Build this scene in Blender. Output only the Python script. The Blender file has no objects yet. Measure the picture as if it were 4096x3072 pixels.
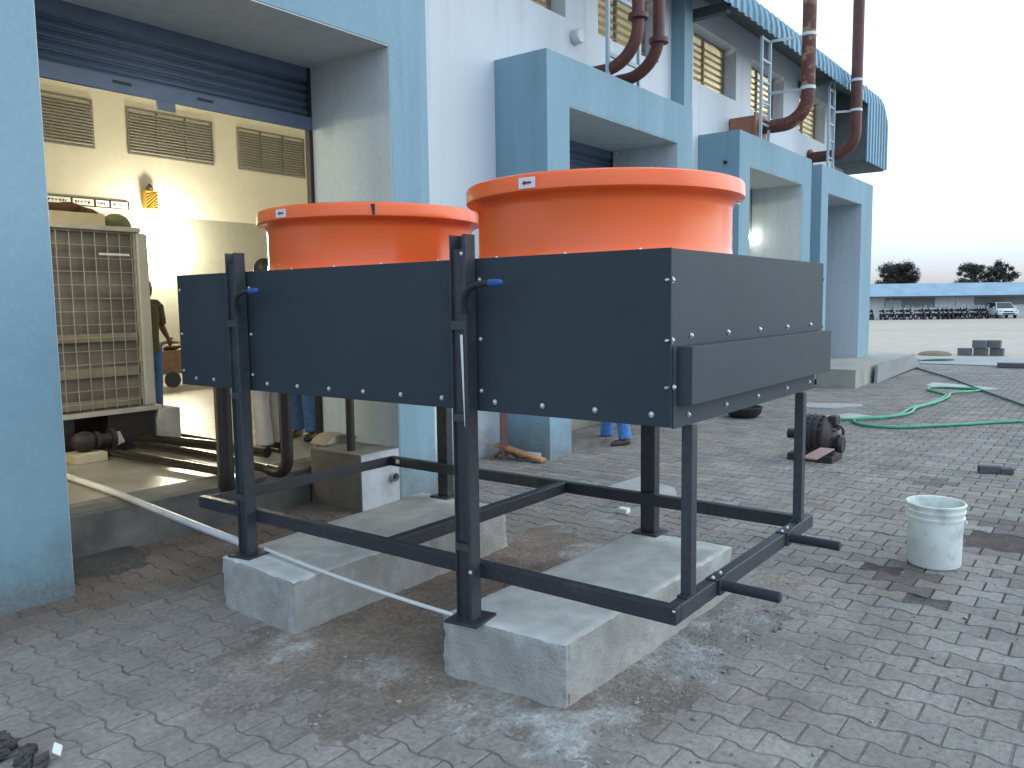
import bpy, math, random
import numpy as np
from mathutils import Vector, Matrix
random.seed(7); rng = np.random.default_rng(11)
R = math.radians
scene = bpy.context.scene
col = scene.collection

# ------------------------------------------------------------------ camera
cd = bpy.data.cameras.new('camera'); cam = bpy.data.objects.new('camera', cd); col.objects.link(cam)
cd.sensor_width = 36.0; cd.lens = 28.52; cd.clip_start = 0.05; cd.clip_end = 2000
rx, uy, dz = (0.6049, -0.7962, -0.0134), (0.0871, 0.0493, 0.995), (0.7915, 0.603, -0.0992)
cam.matrix_world = Matrix(((rx[0], uy[0], -dz[0], 0), (rx[1], uy[1], -dz[1], 0), (rx[2], uy[2], -dz[2], 1.6), (0, 0, 0, 1)))
scene.camera = cam

# ------------------------------------------------------------------ sky, sun, exposure
SUN_AZ, SUN_EL = R(-50), R(14)          # compass: direction (cos az, sin az)
world = bpy.data.worlds.new("World"); scene.world = world; world.use_nodes = True
wn = world.node_tree; bg = wn.nodes['Background']
sky = wn.nodes.new('ShaderNodeTexSky'); sky.sky_type = 'NISHITA'; sky.sun_disc = False
sky.sun_elevation = SUN_EL; sky.sun_rotation = R(90) - SUN_AZ
sky.air_density = 1.0; sky.dust_density = 2.0; sky.ozone_density = 1.6
# thin overcast at dusk: a pale cloud deck over the clear sky, brighter toward the afterglow
wt = wn.nodes.new('ShaderNodeTexCoord')
wd = wn.nodes.new('ShaderNodeVectorMath'); wd.operation = 'DOT_PRODUCT'; wd.inputs[1].default_value = (0.72, -0.68, 0.12)
wn.links.new(wt.outputs['Generated'], wd.inputs[0])
wr = wn.nodes.new('ShaderNodeMapRange'); wr.inputs['From Min'].default_value = -0.9; wr.inputs['From Max'].default_value = 0.9
wn.links.new(wd.outputs['Value'], wr.inputs['Value'])
wc = wn.nodes.new('ShaderNodeMix'); wc.data_type = 'RGBA'
wc.inputs['A'].default_value = (4.6, 6.4, 8.8, 1); wc.inputs['B'].default_value = (10.4, 12.6, 14.6, 1)
wn.links.new(wr.outputs[0], wc.inputs['Factor'])
wm = wn.nodes.new('ShaderNodeMapping'); wm.inputs['Scale'].default_value = (1.2, 1.2, 14); wn.links.new(wt.outputs['Generated'], wm.inputs[0])
wz = wn.nodes.new('ShaderNodeTexNoise'); wz.inputs['Scale'].default_value = 1.6; wz.inputs['Detail'].default_value = 4; wn.links.new(wm.outputs[0], wz.inputs['Vector'])
wq = wn.nodes.new('ShaderNodeMapRange'); wq.inputs['From Min'].default_value = 0.3; wq.inputs['From Max'].default_value = 0.7
wq.inputs['To Min'].default_value = 0.93; wq.inputs['To Max'].default_value = 1.07; wn.links.new(wz.outputs['Fac'], wq.inputs['Value'])
wv = wn.nodes.new('ShaderNodeVectorMath'); wv.operation = 'SCALE'; wn.links.new(wc.outputs['Result'], wv.inputs[0]); wn.links.new(wq.outputs[0], wv.inputs['Scale'])
wx = wn.nodes.new('ShaderNodeMix'); wx.data_type = 'RGBA'; wx.inputs['Factor'].default_value = 0.9
ws = wn.nodes.new('ShaderNodeSeparateXYZ'); wn.links.new(wt.outputs['Generated'], ws.inputs[0])
wh = wn.nodes.new('ShaderNodeMapRange'); wh.inputs['From Min'].default_value = 0.0; wh.inputs['From Max'].default_value = 0.13
wh.inputs['To Min'].default_value = 0.9; wh.inputs['To Max'].default_value = 0.0; wn.links.new(ws.outputs['Z'], wh.inputs['Value'])
wb = wn.nodes.new('ShaderNodeMix'); wb.data_type = 'RGBA'; wn.links.new(wh.outputs[0], wb.inputs['Factor'])
wn.links.new(wv.outputs[0], wb.inputs['A']); wb.inputs['B'].default_value = (2.9, 2.45, 2.2, 1)
wn.links.new(sky.outputs[0], wx.inputs['A']); wn.links.new(wb.outputs['Result'], wx.inputs['B'])
wn.links.new(wx.outputs['Result'], bg.inputs[0]); bg.inputs[1].default_value = 0.1
sd = bpy.data.lights.new('sun', 'SUN'); sd.energy = 0.5; sd.angle = R(60); sd.color = (1.0, 0.98, 0.97)
sun = bpy.data.objects.new('sun', sd); col.objects.link(sun)
sun.rotation_euler = Vector((math.cos(SUN_AZ) * math.cos(SUN_EL), math.sin(SUN_AZ) * math.cos(SUN_EL), math.sin(SUN_EL))).to_track_quat('Z', 'Y').to_euler()
scene.view_settings.view_transform = 'Standard'; scene.view_settings.look = 'None'
scene.view_settings.exposure = 0.66; scene.view_settings.gamma = 1.0

# ------------------------------------------------------------------ materials
def M(name, c, rough=0.7, metal=0.0, var=0.12, scale=6.0, bump=0.0, bscale=60.0, big=0.0, bigscale=0.6,
      attr=None, spec=0.5, tint=None, tamt=0.0, tscale=2.0, coat=0.0, stretch=None, thr=(0.45, 0.65), streak=None, splash=None, emis=None, estr=0.0):
    m = bpy.data.materials.new(name); m.use_nodes = True
    nt = m.node_tree; N = nt.nodes; Lk = nt.links; b = N['Principled BSDF']
    b.inputs['Roughness'].default_value = rough; b.inputs['Metallic'].default_value = metal
    b.inputs['Specular IOR Level'].default_value = spec
    if coat: b.inputs['Coat Weight'].default_value = coat; b.inputs['Coat Roughness'].default_value = 0.08
    tc = N.new('ShaderNodeTexCoord'); vec = tc.outputs['Object']
    if stretch:
        mp = N.new('ShaderNodeMapping'); mp.inputs['Scale'].default_value = stretch; Lk.new(vec, mp.inputs[0]); vec2 = mp.outputs[0]
    else: vec2 = vec
    if attr:
        a = N.new('ShaderNodeAttribute'); a.attribute_name = attr; cur = a.outputs['Color']
    else:
        rgb = N.new('ShaderNodeRGB'); rgb.outputs[0].default_value = (*c, 1); cur = rgb.outputs[0]
    def noise(s, det=5.0, v=vec):
        n = N.new('ShaderNodeTexNoise'); n.inputs['Scale'].default_value = s; n.inputs['Detail'].default_value = det
        Lk.new(v, n.inputs['Vector']); return n.outputs['Fac']
    def mul(cur, fac, amt):
        mr = N.new('ShaderNodeMapRange'); mr.inputs['From Min'].default_value = 0.3; mr.inputs['From Max'].default_value = 0.7
        mr.inputs['To Min'].default_value = 1 - amt; mr.inputs['To Max'].default_value = 1 + amt; Lk.new(fac, mr.inputs['Value'])
        vm = N.new('ShaderNodeVectorMath'); vm.operation = 'SCALE'; Lk.new(cur, vm.inputs[0]); Lk.new(mr.outputs[0], vm.inputs['Scale']); return vm.outputs[0]
    if var: cur = mul(cur, noise(scale), var)
    if big: cur = mul(cur, noise(bigscale, 3.0, vec2), big)
    if tint:
        cr = N.new('ShaderNodeMapRange'); cr.inputs['From Min'].default_value = thr[0]; cr.inputs['From Max'].default_value = thr[1]
        cr.inputs['To Max'].default_value = tamt; Lk.new(noise(tscale, 6.0, vec2), cr.inputs['Value'])
        mx = N.new('ShaderNodeMix'); mx.data_type = 'RGBA'; Lk.new(cr.outputs[0], mx.inputs['Factor'])
        Lk.new(cur, mx.inputs['A']); mx.inputs['B'].default_value = (*tint, 1); cur = mx.outputs['Result']
    def blend(cur, fac, c2):
        mx = N.new('ShaderNodeMix'); mx.data_type = 'RGBA'; Lk.new(fac, mx.inputs['Factor']); Lk.new(cur, mx.inputs['A']); mx.inputs['B'].default_value = (*c2, 1); return mx.outputs['Result']
    def mrange(v, a, b_, c_, d_):
        q = N.new('ShaderNodeMapRange'); q.inputs['From Min'].default_value = a; q.inputs['From Max'].default_value = b_; q.inputs['To Min'].default_value = c_; q.inputs['To Max'].default_value = d_; Lk.new(v, q.inputs['Value']); return q.outputs[0]
    def prod(a_, b_):
        q = N.new('ShaderNodeMath'); q.operation = 'MULTIPLY'; Lk.new(a_, q.inputs[0]); Lk.new(b_, q.inputs[1]); return q.outputs[0]
    if streak:      # rain streaks: noise stretched along z
        mp2 = N.new('ShaderNodeMapping'); mp2.inputs['Scale'].default_value = (7, 7, 0.35); Lk.new(vec, mp2.inputs[0])
        cur = blend(cur, prod(mrange(noise(1.0, 4.0, mp2.outputs[0]), .5, .72, 0, streak[1]), mrange(noise(.7, 2.0), .4, .6, .2, 1)), streak[0])
    if splash:      # mud splashed up from the ground, with a ragged upper edge
        sz = N.new('ShaderNodeSeparateXYZ'); Lk.new(vec, sz.inputs[0])
        ad = N.new('ShaderNodeMath'); ad.operation = 'MULTIPLY_ADD'; Lk.new(noise(5.0, 6.0), ad.inputs[0]); ad.inputs[1].default_value = -.75; Lk.new(sz.outputs['Z'], ad.inputs[2])
        cur = blend(cur, prod(mrange(ad.outputs[0], -.38, .02, splash[1], 0), mrange(noise(40.0, 3.0), .35, .65, .6, 1)), splash[0])
    Lk.new(cur, b.inputs['Base Color'])
    if bump:
        bp = N.new('ShaderNodeBump'); bp.inputs['Strength'].default_value = bump; bp.inputs['Distance'].default_value = 0.01
        Lk.new(noise(bscale, 6.0), bp.inputs['Height']); Lk.new(bp.outputs[0], b.inputs['Normal'])
    if emis:
        b.inputs['Emission Color'].default_value = (*emis, 1); b.inputs['Emission Strength'].default_value = estr
    return m

blue   = M('pale_blue_wall_paint', (0.215, 0.348, 0.418), 0.82, streak=((0.14,0.22,0.26),.4), splash=((0.15,0.125,0.10),.75), var=0.05, scale=30, bump=0.12, bscale=120, big=0.07, bigscale=0.8, stretch=(1, 1, 0.35), tint=(0.27, 0.41, 0.49), tamt=0.35, tscale=1.5)
white  = M('white_wall_paint', (0.63, 0.67, 0.71), 0.85, streak=((0.40,0.42,0.42),.4), splash=((0.2,0.17,0.14),.7), var=0.03, scale=30, bump=0.1, bscale=120, big=0.05, stretch=(1, 1, 0.3))
lining = M('grey_white_reveal_paint', (0.50, 0.58, 0.62), 0.85, streak=((0.34,0.36,0.36),.4), splash=((0.2,0.17,0.14),.7), var=0.05, scale=20, bump=0.1, bscale=90, big=0.06)
hallw  = M('cream_hall_paint', (0.62, 0.60, 0.52), 0.85, var=0.03, scale=8, big=0.04)
dado   = M('grey_dado_paint', (0.29, 0.29, 0.25), 0.6, var=0.04, scale=8, big=0.05)
hallf  = M('wet_hall_floor', (0.36, 0.34, 0.28), 0.32, var=0.12, scale=3, big=0.2, bigscale=0.9, tint=(0.14, 0.12, 0.09), tamt=0.5, tscale=1.3, bump=0.05, bscale=30)
roofm  = M('blue_roof_sheet', (0.13, 0.27, 0.36), 0.45, metal=0.15, var=0.05, big=0.1)
soffm  = M('dark_roof_underside', (0.10, 0.11, 0.11), 0.8)
shut   = M('slate_blue_shutter', (0.10, 0.145, 0.215), 0.5, metal=0.05, var=0.08, scale=10, big=0.15, bigscale=1.5)
glassm = M('frosted_louvre_glass', (0.34, 0.30, 0.19), 0.25, var=0.25, scale=9, spec=0.6)
ventm  = M('grey_louvre_vent', (0.20, 0.195, 0.17), 0.7, var=0.08)
conc   = M('plinth_concrete', (0.42, 0.425, 0.41), 0.92, var=0.2, scale=12, bump=0.7, bscale=70, big=0.14, bigscale=1.6, tint=(0.24, 0.235, 0.22), tamt=0.6, tscale=3.6, splash=((0.30,0.27,0.24),.7))
conctop = M('lightened_plinth_top', (0.58, 0.585, 0.56), 0.9, var=0.14, scale=9, bump=0.25, bscale=70, big=0.1, bigscale=1.6, tint=(0.45, 0.38, 0.30), tamt=0.5, tscale=1.9, thr=(0.52, 0.7))  # top colour lightened to make up for light lost under the machine
sillm  = M('rough_sill_concrete', (0.17, 0.165, 0.15), 0.9, var=0.2, scale=7, bump=0.5, bscale=40, big=0.2, bigscale=1.8, tint=(0.08, 0.075, 0.07), tamt=0.6, tscale=2.4)
blockm = M('brown_stained_concrete', (0.20, 0.18, 0.15), 0.9, var=0.15, scale=7, bump=0.4, bscale=50, big=0.15, tint=(0.11, 0.075, 0.045), tamt=0.6, tscale=3)
whitew = M('whitewashed_concrete', (0.50, 0.54, 0.56), 0.9, var=0.06, scale=12, bump=0.2, bscale=60, tint=(0.3, 0.28, 0.26), tamt=0.5, tscale=4)
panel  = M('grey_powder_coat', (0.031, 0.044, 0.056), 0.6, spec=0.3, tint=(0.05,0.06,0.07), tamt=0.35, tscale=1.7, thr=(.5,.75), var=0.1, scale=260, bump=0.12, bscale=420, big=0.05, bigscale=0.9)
panel_lit = M('grey_powder_coat_lit_end', (0.044, 0.057, 0.070), 0.6, spec=0.3, tint=(0.055,0.068,0.08), tamt=0.35, tscale=1.7, thr=(.5,.75), var=0.1, scale=260, bump=0.12, bscale=420, big=0.05, bigscale=0.9)  # same coat as the front panel, lightened for the better lit end
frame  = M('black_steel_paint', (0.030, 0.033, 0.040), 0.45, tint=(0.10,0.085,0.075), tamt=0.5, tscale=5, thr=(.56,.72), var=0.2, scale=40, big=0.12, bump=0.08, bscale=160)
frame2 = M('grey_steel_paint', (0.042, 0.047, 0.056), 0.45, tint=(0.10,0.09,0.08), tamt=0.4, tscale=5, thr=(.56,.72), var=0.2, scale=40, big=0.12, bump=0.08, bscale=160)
orange = M('orange_glossy_plastic', (0.95, 0.15, 0.035), 0.22, var=0.03, scale=3, coat=0.15, spec=0.4, tint=(0.80,0.19,0.06), tamt=0.3, tscale=2.5, bump=0.02, bscale=18)
zinc   = M('zinc_bolt', (0.62, 0.64, 0.66), 0.35, metal=0.7, var=0.1, scale=90)
bluecap= M('blue_plastic_cap', (0.015, 0.075, 0.26), 0.45, var=0.05)
paper  = M('white_label', (0.75, 0.75, 0.75), 0.6, var=0.03)
redink = M('dark_red_ink', (0.22, 0.02, 0.03), 0.6, var=0.0)
black  = M('black_rubber', (0.018, 0.018, 0.02), 0.6, var=0.1)
foam   = M('dark_pipe_insulation', (0.022, 0.024, 0.032), 0.75, var=0.15, scale=60, bump=0.25, bscale=140)
rust   = M('red_oxide_pipe', (0.105, 0.036, 0.030), 0.55, var=0.15, scale=14, tint=(0.17, 0.055, 0.025), tamt=0.5, tscale=5)
rust2  = M('rusty_peeling_pipe', (0.13, 0.045, 0.030), 0.65, var=0.2, scale=14, tint=(0.40, 0.24, 0.13), tamt=0.8, tscale=6, thr=(0.52, 0.62))
ductm  = M('orange_brown_duct', (0.36, 0.16, 0.09), 0.6, var=0.12, scale=8, tint=(0.2, 0.08, 0.05), tamt=0.5)
palest = M('pale_blue_steel', (0.40, 0.50, 0.56), 0.5, var=0.08)
whitest= M('white_clamp_paint', (0.6, 0.66, 0.68), 0.5, var=0.06)
pvc    = M('white_pvc', (0.68, 0.68, 0.68), 0.35, var=0.05, scale=12, tint=(0.4, 0.38, 0.35), tamt=0.3, tscale=6)
bucketm= M('dirty_white_bucket', (0.72, 0.77, 0.73), 0.45, var=0.05, scale=14, tint=(0.36, 0.38, 0.36), tamt=0.6, tscale=9, thr=(0.5, 0.68), big=0.08, bigscale=3)
hosem  = M('green_garden_hose', (0.03, 0.30, 0.16), 0.45, var=0.25, scale=5)
hosem2 = M('dark_green_hose', (0.02, 0.10, 0.06), 0.5, var=0.2, scale=5)
dirtm  = M('dirt', (0.2, 0.18, 0.16), 0.95, attr='tone', var=0.28, scale=45, bump=0.9, bscale=90, big=0.18, bigscale=3.2, spec=0.2, tint=(0.14,0.115,0.10), tamt=0.45, tscale=7, thr=(0.52,0.68))
paverm = M('paver_concrete', (0.2, 0.2, 0.2), 0.88, attr='tone', var=0.2, scale=38, bump=0.45, bscale=130, big=0.16, bigscale=2.6, spec=0.25, tint=(0.15,0.135,0.125), tamt=0.4, tscale=4.5, thr=(0.5,0.7))
groundm= M('yard_ground', (0.20, 0.19, 0.175), 0.95, var=0.12, scale=1.2, big=0.1, bigscale=0.1)
kerbm  = M('pale_concrete_strip', (0.29, 0.295, 0.29), 0.9, var=0.1, scale=2, big=0.12)
fieldm = M('dry_field', (0.43, 0.36, 0.30), 0.95, var=0.10, scale=1.5, tint=(0.29, 0.29, 0.18), tamt=0.4, tscale=0.07, stretch=(1.0, 0.35, 1), thr=(0.46, 0.6))
woodm  = M('orange_brown_board', (0.40, 0.20, 0.08), 0.7, var=0.25, scale=14, stretch=(4, 1, 1))
stickm = M('red_brown_angle_iron', (0.16, 0.075, 0.065), 0.7, var=0.15)
motorm = M('greasy_dark_iron', (0.032, 0.03, 0.032), 0.55, metal=0.2, var=0.25, scale=18, tint=(0.07, 0.04, 0.035), tamt=0.6, tscale=7)
pinkm  = M('primed_flat_bar', (0.30, 0.17, 0.15), 0.6, var=0.1)
brickm = M('grey_cement_brick', (0.10, 0.10, 0.105), 0.95, var=0.2, scale=14, bump=0.4)
stonem = M('rubble_stone', (0.26, 0.25, 0.24), 0.95, var=0.55, scale=5)
leafm  = M('dark_leaves', (0.035, 0.038, 0.032), 0.8, var=0.35, scale=1.5)
barkm  = M('tree_bark', (0.06, 0.05, 0.04), 0.9)
shedw  = M('white_shed_wall', (0.66, 0.68, 0.68), 0.9, var=0.05, scale=1)
shedp  = M('grey_shed_panel', (0.22, 0.24, 0.24), 0.8, var=0.1, scale=1)
bikem  = M('dark_motorcycle_paint', (0.022, 0.02, 0.026), 0.4, var=0.2, scale=6)
bikeg  = M('motorcycle_chrome', (0.45, 0.45, 0.45), 0.3, metal=0.6)
bikered= M('maroon_motorcycle_paint', (0.06, 0.018, 0.02), 0.4, var=0.2, scale=6)
carw   = M('white_car_paint', (0.72, 0.74, 0.75), 0.25, var=0.02, coat=0.4)
carg   = M('dark_car_glass', (0.012, 0.014, 0.018), 0.1, var=0.0)
cab    = M('cream_cabinet_paint', (0.50, 0.48, 0.42), 0.5, var=0.06, scale=5, tint=(0.3, 0.27, 0.22), tamt=0.4, tscale=3)
coil   = M('dusty_coil_fins', (0.15, 0.135, 0.11), 0.7, var=0.18, scale=5, stretch=(0.3, 1, 5), big=0.35, bigscale=1.6)
wire   = M('grey_mesh_wire', (0.42, 0.39, 0.33), 0.5, metal=0.3, var=0.1)
darkb  = M('black_steel_base', (0.018, 0.016, 0.014), 0.5, var=0.2)
blackp = M('shiny_black_pipe', (0.028, 0.024, 0.02), 0.22, var=0.15, scale=8)
brownp = M('dark_brown_pipe', (0.035, 0.027, 0.025), 0.4, var=0.15, scale=8)
sackm  = M('brown_sacking', (0.11, 0.055, 0.03), 0.9, var=0.2, scale=10, bump=0.4, bscale=30)
cartonm= M('cream_carton', (0.55, 0.48, 0.33), 0.85, var=0.08)
helm   = M('olive_green_helmet', (0.16, 0.19, 0.10), 0.4, var=0.05)
yellow = M('yellow_hazard_paint', (0.60, 0.36, 0.03), 0.5, var=0.05)
skin   = M('brown_skin', (0.17, 0.085, 0.05), 0.55, var=0.08)
hairm  = M('black_hair', (0.012, 0.010, 0.010), 0.5, var=0.2, scale=40)
jeans  = M('blue_denim', (0.055, 0.13, 0.31), 0.9, var=0.18, scale=22, bump=0.5, bscale=14)
jeans2 = M('bright_blue_denim', (0.07, 0.20, 0.52), 0.9, var=0.2, scale=18, bump=0.5, bscale=14)
cottonw= M('off_white_trousers', (0.46, 0.43, 0.40), 0.9, var=0.1, scale=9, bump=0.6, bscale=12)
shirtw = M('pale_blue_shirt', (0.55, 0.60, 0.66), 0.9, var=0.05, bump=0.4, bscale=14)
shirto = M('olive_shirt', (0.085, 0.075, 0.035), 0.9, var=0.1, bump=0.4, bscale=14)
shirtd = M('grey_checked_shirt', (0.16, 0.17, 0.19), 0.9, var=0.1, bump=0.4, bscale=14)
shoem  = M('dark_brown_sandal', (0.05, 0.03, 0.022), 0.6)
cartm  = M('rusty_brown_cart_body', (0.22, 0.13, 0.075), 0.8, var=0.3, scale=9)
bottlem= M('clear_blue_plastic', (0.42, 0.52, 0.65), 0.25, var=0.1)
lampm  = M('lit_lamp_glass', (1, 1, 1), 0.5, var=0, emis=(1.0, 0.93, 0.72), estr=120)
lampm2 = M('lit_bulb_glass', (1, 1, 1), 0.5, var=0, emis=(1.0, 0.95, 0.85), estr=22)
lampm3 = M('lit_high_bay_glass', (1, 1, 1), 0.5, var=0, emis=(1.0, 0.86, 0.55), estr=15)
cloud  = M('scrap_cloth', (0.06, 0.057, 0.055), 0.9, var=0.3)

# ------------------------------------------------------------------ mesh helpers
class MB:
    def __init__(s): s.v = []; s.f = []; s.mi = []; s.m = 0
    def face(s, *idx): s.f.append(tuple(idx)); s.mi.append(s.m)
    def add(s, vs):
        n = len(s.v); s.v += [tuple(p) for p in vs]; return n
    def poly(s, pts): n = s.add(pts); s.face(*range(n, n + len(pts)))
    def box(s, x0, y0, z0, x1, y1, z1):
        n = s.add([(x0,y0,z0),(x1,y0,z0),(x1,y1,z0),(x0,y1,z0),(x0,y0,z1),(x1,y0,z1),(x1,y1,z1),(x0,y1,z1)])
        for q in ((0,3,2,1),(4,5,6,7),(0,1,5,4),(1,2,6,5),(2,3,7,6),(3,0,4,7)): s.face(*[n+i for i in q])
        return s
    def obox(s, c, ax, ay, az):
        c, ax, ay, az = map(Vector, (c, ax, ay, az))
        P = [c + sx*ax + sy*ay + sz*az for sz in (-1,1) for sx, sy in ((-1,-1),(1,-1),(1,1),(-1,1))]
        n = s.add(P)
        for q in ((0,3,2,1),(4,5,6,7),(0,1,5,4),(1,2,6,5),(2,3,7,6),(3,0,4,7)): s.face(*[n+i for i in q])
        return s
    def extrude(s, pts, vec):
        vec = Vector(vec); k = len(pts); n = s.add(pts); s.add([Vector(p) + vec for p in pts])
        s.face(*range(n + k - 1, n - 1, -1)); s.face(*range(n + k, n + 2*k))
        for i in range(k): j = (i+1) % k; s.face(n+i, n+j, n+k+j, n+k+i)
        return s
    def tube(s, pts, r, k=12, cap=True):
        pts = [Vector(p) for p in pts]; m = len(pts); rr = r if isinstance(r, (list, tuple)) else [r]*m
        t0 = (pts[1]-pts[0]).normalized(); u = t0.orthogonal().normalized(); first = len(s.v)
        for i in range(m):
            t = (pts[min(i+1,m-1)] - pts[max(i-1,0)]).normalized()
            u = (u - t*u.dot(t)).normalized(); w = t.cross(u)
            s.add([pts[i] + rr[i]*(u*math.cos(2*math.pi*a/k) + w*math.sin(2*math.pi*a/k)) for a in range(k)])
        for i in range(m-1):
            for a in range(k):
                b = (a+1) % k; p = first + i*k; s.face(p+a, p+b, p+k+b, p+k+a)
        if cap: s.face(*range(first+k-1, first-1, -1)); s.face(*range(first+(m-1)*k, first+m*k))
        return s
    def cyl(s, a, b, r, k=16): return s.tube([a, b], r, k)
    def lathe(s, c, prof, k=48, axis='z', close=True):
        n = len(s.v)
        for r, z in prof:
            for a in range(k):
                t = 2*math.pi*a/k
                p = (r*math.cos(t), r*math.sin(t), z)
                if axis == 'x': p = (p[2], p[0], p[1])
                if axis == 'y': p = (p[0], p[2], p[1])
                s.v.append((c[0]+p[0], c[1]+p[1], c[2]+p[2]))
        for i in range(len(prof)-1):
            for a in range(k):
                b = (a+1) % k; q = n+i*k; s.face(q+a, q+b, q+k+b, q+k+a)
        if close:
            if prof[0][0] > 1e-6: s.face(*range(n+k-1, n-1, -1))
            if prof[-1][0] > 1e-6: e = n+(len(prof)-1)*k; s.face(*range(e, e+k))
        return s
    def ell(s, c, r, k=14, m=9, rot=None):
        n = len(s.v); r = (r,)*3 if not isinstance(r, (tuple, list)) else r
        for i in range(m+1):
            th = math.pi*i/m
            for a in range(k):
                ph = 2*math.pi*a/k
                p = Vector((r[0]*math.sin(th)*math.cos(ph), r[1]*math.sin(th)*math.sin(ph), r[2]*math.cos(th)))
                if rot: p = rot @ p
                s.v.append(tuple(Vector(c)+p))
        for i in range(m):
            for a in range(k):
                b = (a+1) % k; q = n+i*k; s.face(q+a, q+k+a, q+k+b, q+b)
        return s
    def build(s, name, mat, parent=None, origin=None, smooth=False, bevel=0.0, xf=None, seg=2):
        V = np.array(s.v, float)
        if xf is not None: V = (np.array(xf)[:3,:3] @ V.T).T + np.array(xf)[:3,3]
        if origin is None:
            if parent is None: origin = ((V[:,0].min()+V[:,0].max())/2, (V[:,1].min()+V[:,1].max())/2, V[:,2].min())
            else: origin = wloc(parent)
        V = V - np.array(origin)
        me = bpy.data.meshes.new(name); me.from_pydata(V.tolist(), [], s.f)
        mats = mat if isinstance(mat, (list, tuple)) else [mat]
        for q in mats: me.materials.append(q)
        if len(mats) > 1: me.polygons.foreach_set('material_index', s.mi)
        if smooth:
            me.polygons.foreach_set('use_smooth', [True]*len(me.polygons)); me.set_sharp_from_angle(angle=R(38))
        me.update()
        o = bpy.data.objects.new(name, me); col.objects.link(o)
        if parent: o.parent = parent; o.location = Vector(origin) - wloc(parent)
        else: o.location = origin
        if bevel:
            b = o.modifiers.new('bevel', 'BEVEL'); b.width = bevel; b.segments = seg; b.limit_method = 'ANGLE'; b.angle_limit = R(40)
        return o
def wloc(o):
    v = Vector(o.location)
    while o.parent: o = o.parent; v += Vector(o.location)
    return v
def tag(o, label=None, cat=None, group=None, kind=None):
    if label: o['label'] = label
    if cat: o['category'] = cat
    if group: o['group'] = group
    if kind: o['kind'] = kind
    return o
def thing(name, loc, label, cat, group=None):
    o = bpy.data.objects.new(name, None); col.objects.link(o); o.location = loc; o.empty_display_size = 0.1
    return tag(o, label, cat, group)
def arc(c, r, a0, a1, ax, ay, n=8):
    c, ax, ay = Vector(c), Vector(ax), Vector(ay)
    return [c + r*(math.cos(a0+(a1-a0)*i/n)*ax + math.sin(a0+(a1-a0)*i/n)*ay) for i in range(n+1)]
def smoothpath(P, n=6):
    P = [Vector(p) for p in P]; out = []
    for i in range(len(P)-1):
        p0, p1, p2, p3 = P[max(i-1,0)], P[i], P[i+1], P[min(i+2,len(P)-1)]
        for k in range(n):
            t = k/n
            out.append(0.5*((2*p1)+(p2-p0)*t+(2*p0-5*p1+4*p2-p3)*t*t+(3*p1-p0-3*p2+p3)*t**3))
    return out + [P[-1]]
_perm = rng.random((256, 256))
def vnoise(x, y):
    x = np.asarray(x, float); y = np.asarray(y, float)
    xi = np.floor(x).astype(int); yi = np.floor(y).astype(int); fx = x-xi; fy = y-yi
    fx = fx*fx*(3-2*fx); fy = fy*fy*(3-2*fy)
    g = lambda a, b: _perm[a % 256, b % 256]
    return (g(xi,yi)*(1-fx)+g(xi+1,yi)*fx)*(1-fy)+(g(xi,yi+1)*(1-fx)+g(xi+1,yi+1)*fx)*fy
def fbm(x, y, o=4):
    s = 0; a = 0.5; x = np.asarray(x, float); y = np.asarray(y, float)
    for i in range(o): s = s + a*vnoise(x*2**i+17.3*i, y*2**i+5.1*i); a *= 0.5
    return s/(1-0.5**o)
def sst(a, b, x): t = np.clip((x-a)/(b-a), 0, 1); return t*t*(3-2*t)
def blob(x, y, cx, cy, r, soft=0.28):
    d = np.hypot(x-cx, y-cy) + (fbm(x*3, y*3)-0.5)*r*1.3 + (fbm(x*11+3, y*11, 4)-0.5)*r*1.1
    return 1-sst(r*(1-soft), r*(1+soft), d)

# ------------------------------------------------------------------ ground, paving, dirt
def gz(x): return -0.035 if x < 25 else (-0.035-(x-25)/60*0.5 if x < 85 else -0.535)
g = MB(); xs = [-400, 25, 85, 900]
for i in range(3): g.poly([(xs[i],-700,gz(xs[i])),(xs[i+1],-700,gz(xs[i+1])),(xs[i+1],900,gz(xs[i+1])),(xs[i],900,gz(xs[i]))])
tag(g.build('ground', groundm, origin=(0,0,0)), kind='structure')
f = MB(); xs = [24.4, 25, 85, 130]
for i in range(3): f.poly([(xs[i],-60,gz(xs[i])+.02),(xs[i+1],-60,gz(xs[i+1])+.02),(xs[i+1],70,gz(xs[i+1])+.02),(xs[i],70,gz(xs[i])+.02)])
tag(f.build('field', fieldm, origin=(0,0,0)), kind='structure')
k = MB(); k.extrude([(21.4,-12,-.05),(24.6,-12,-.05),(24.0,6,-.05),(21.6,6,-.05)], (0,0,.075))
tag(k.build('pavement_strip', kerbm, origin=(0,0,0)), kind='structure')

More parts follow.
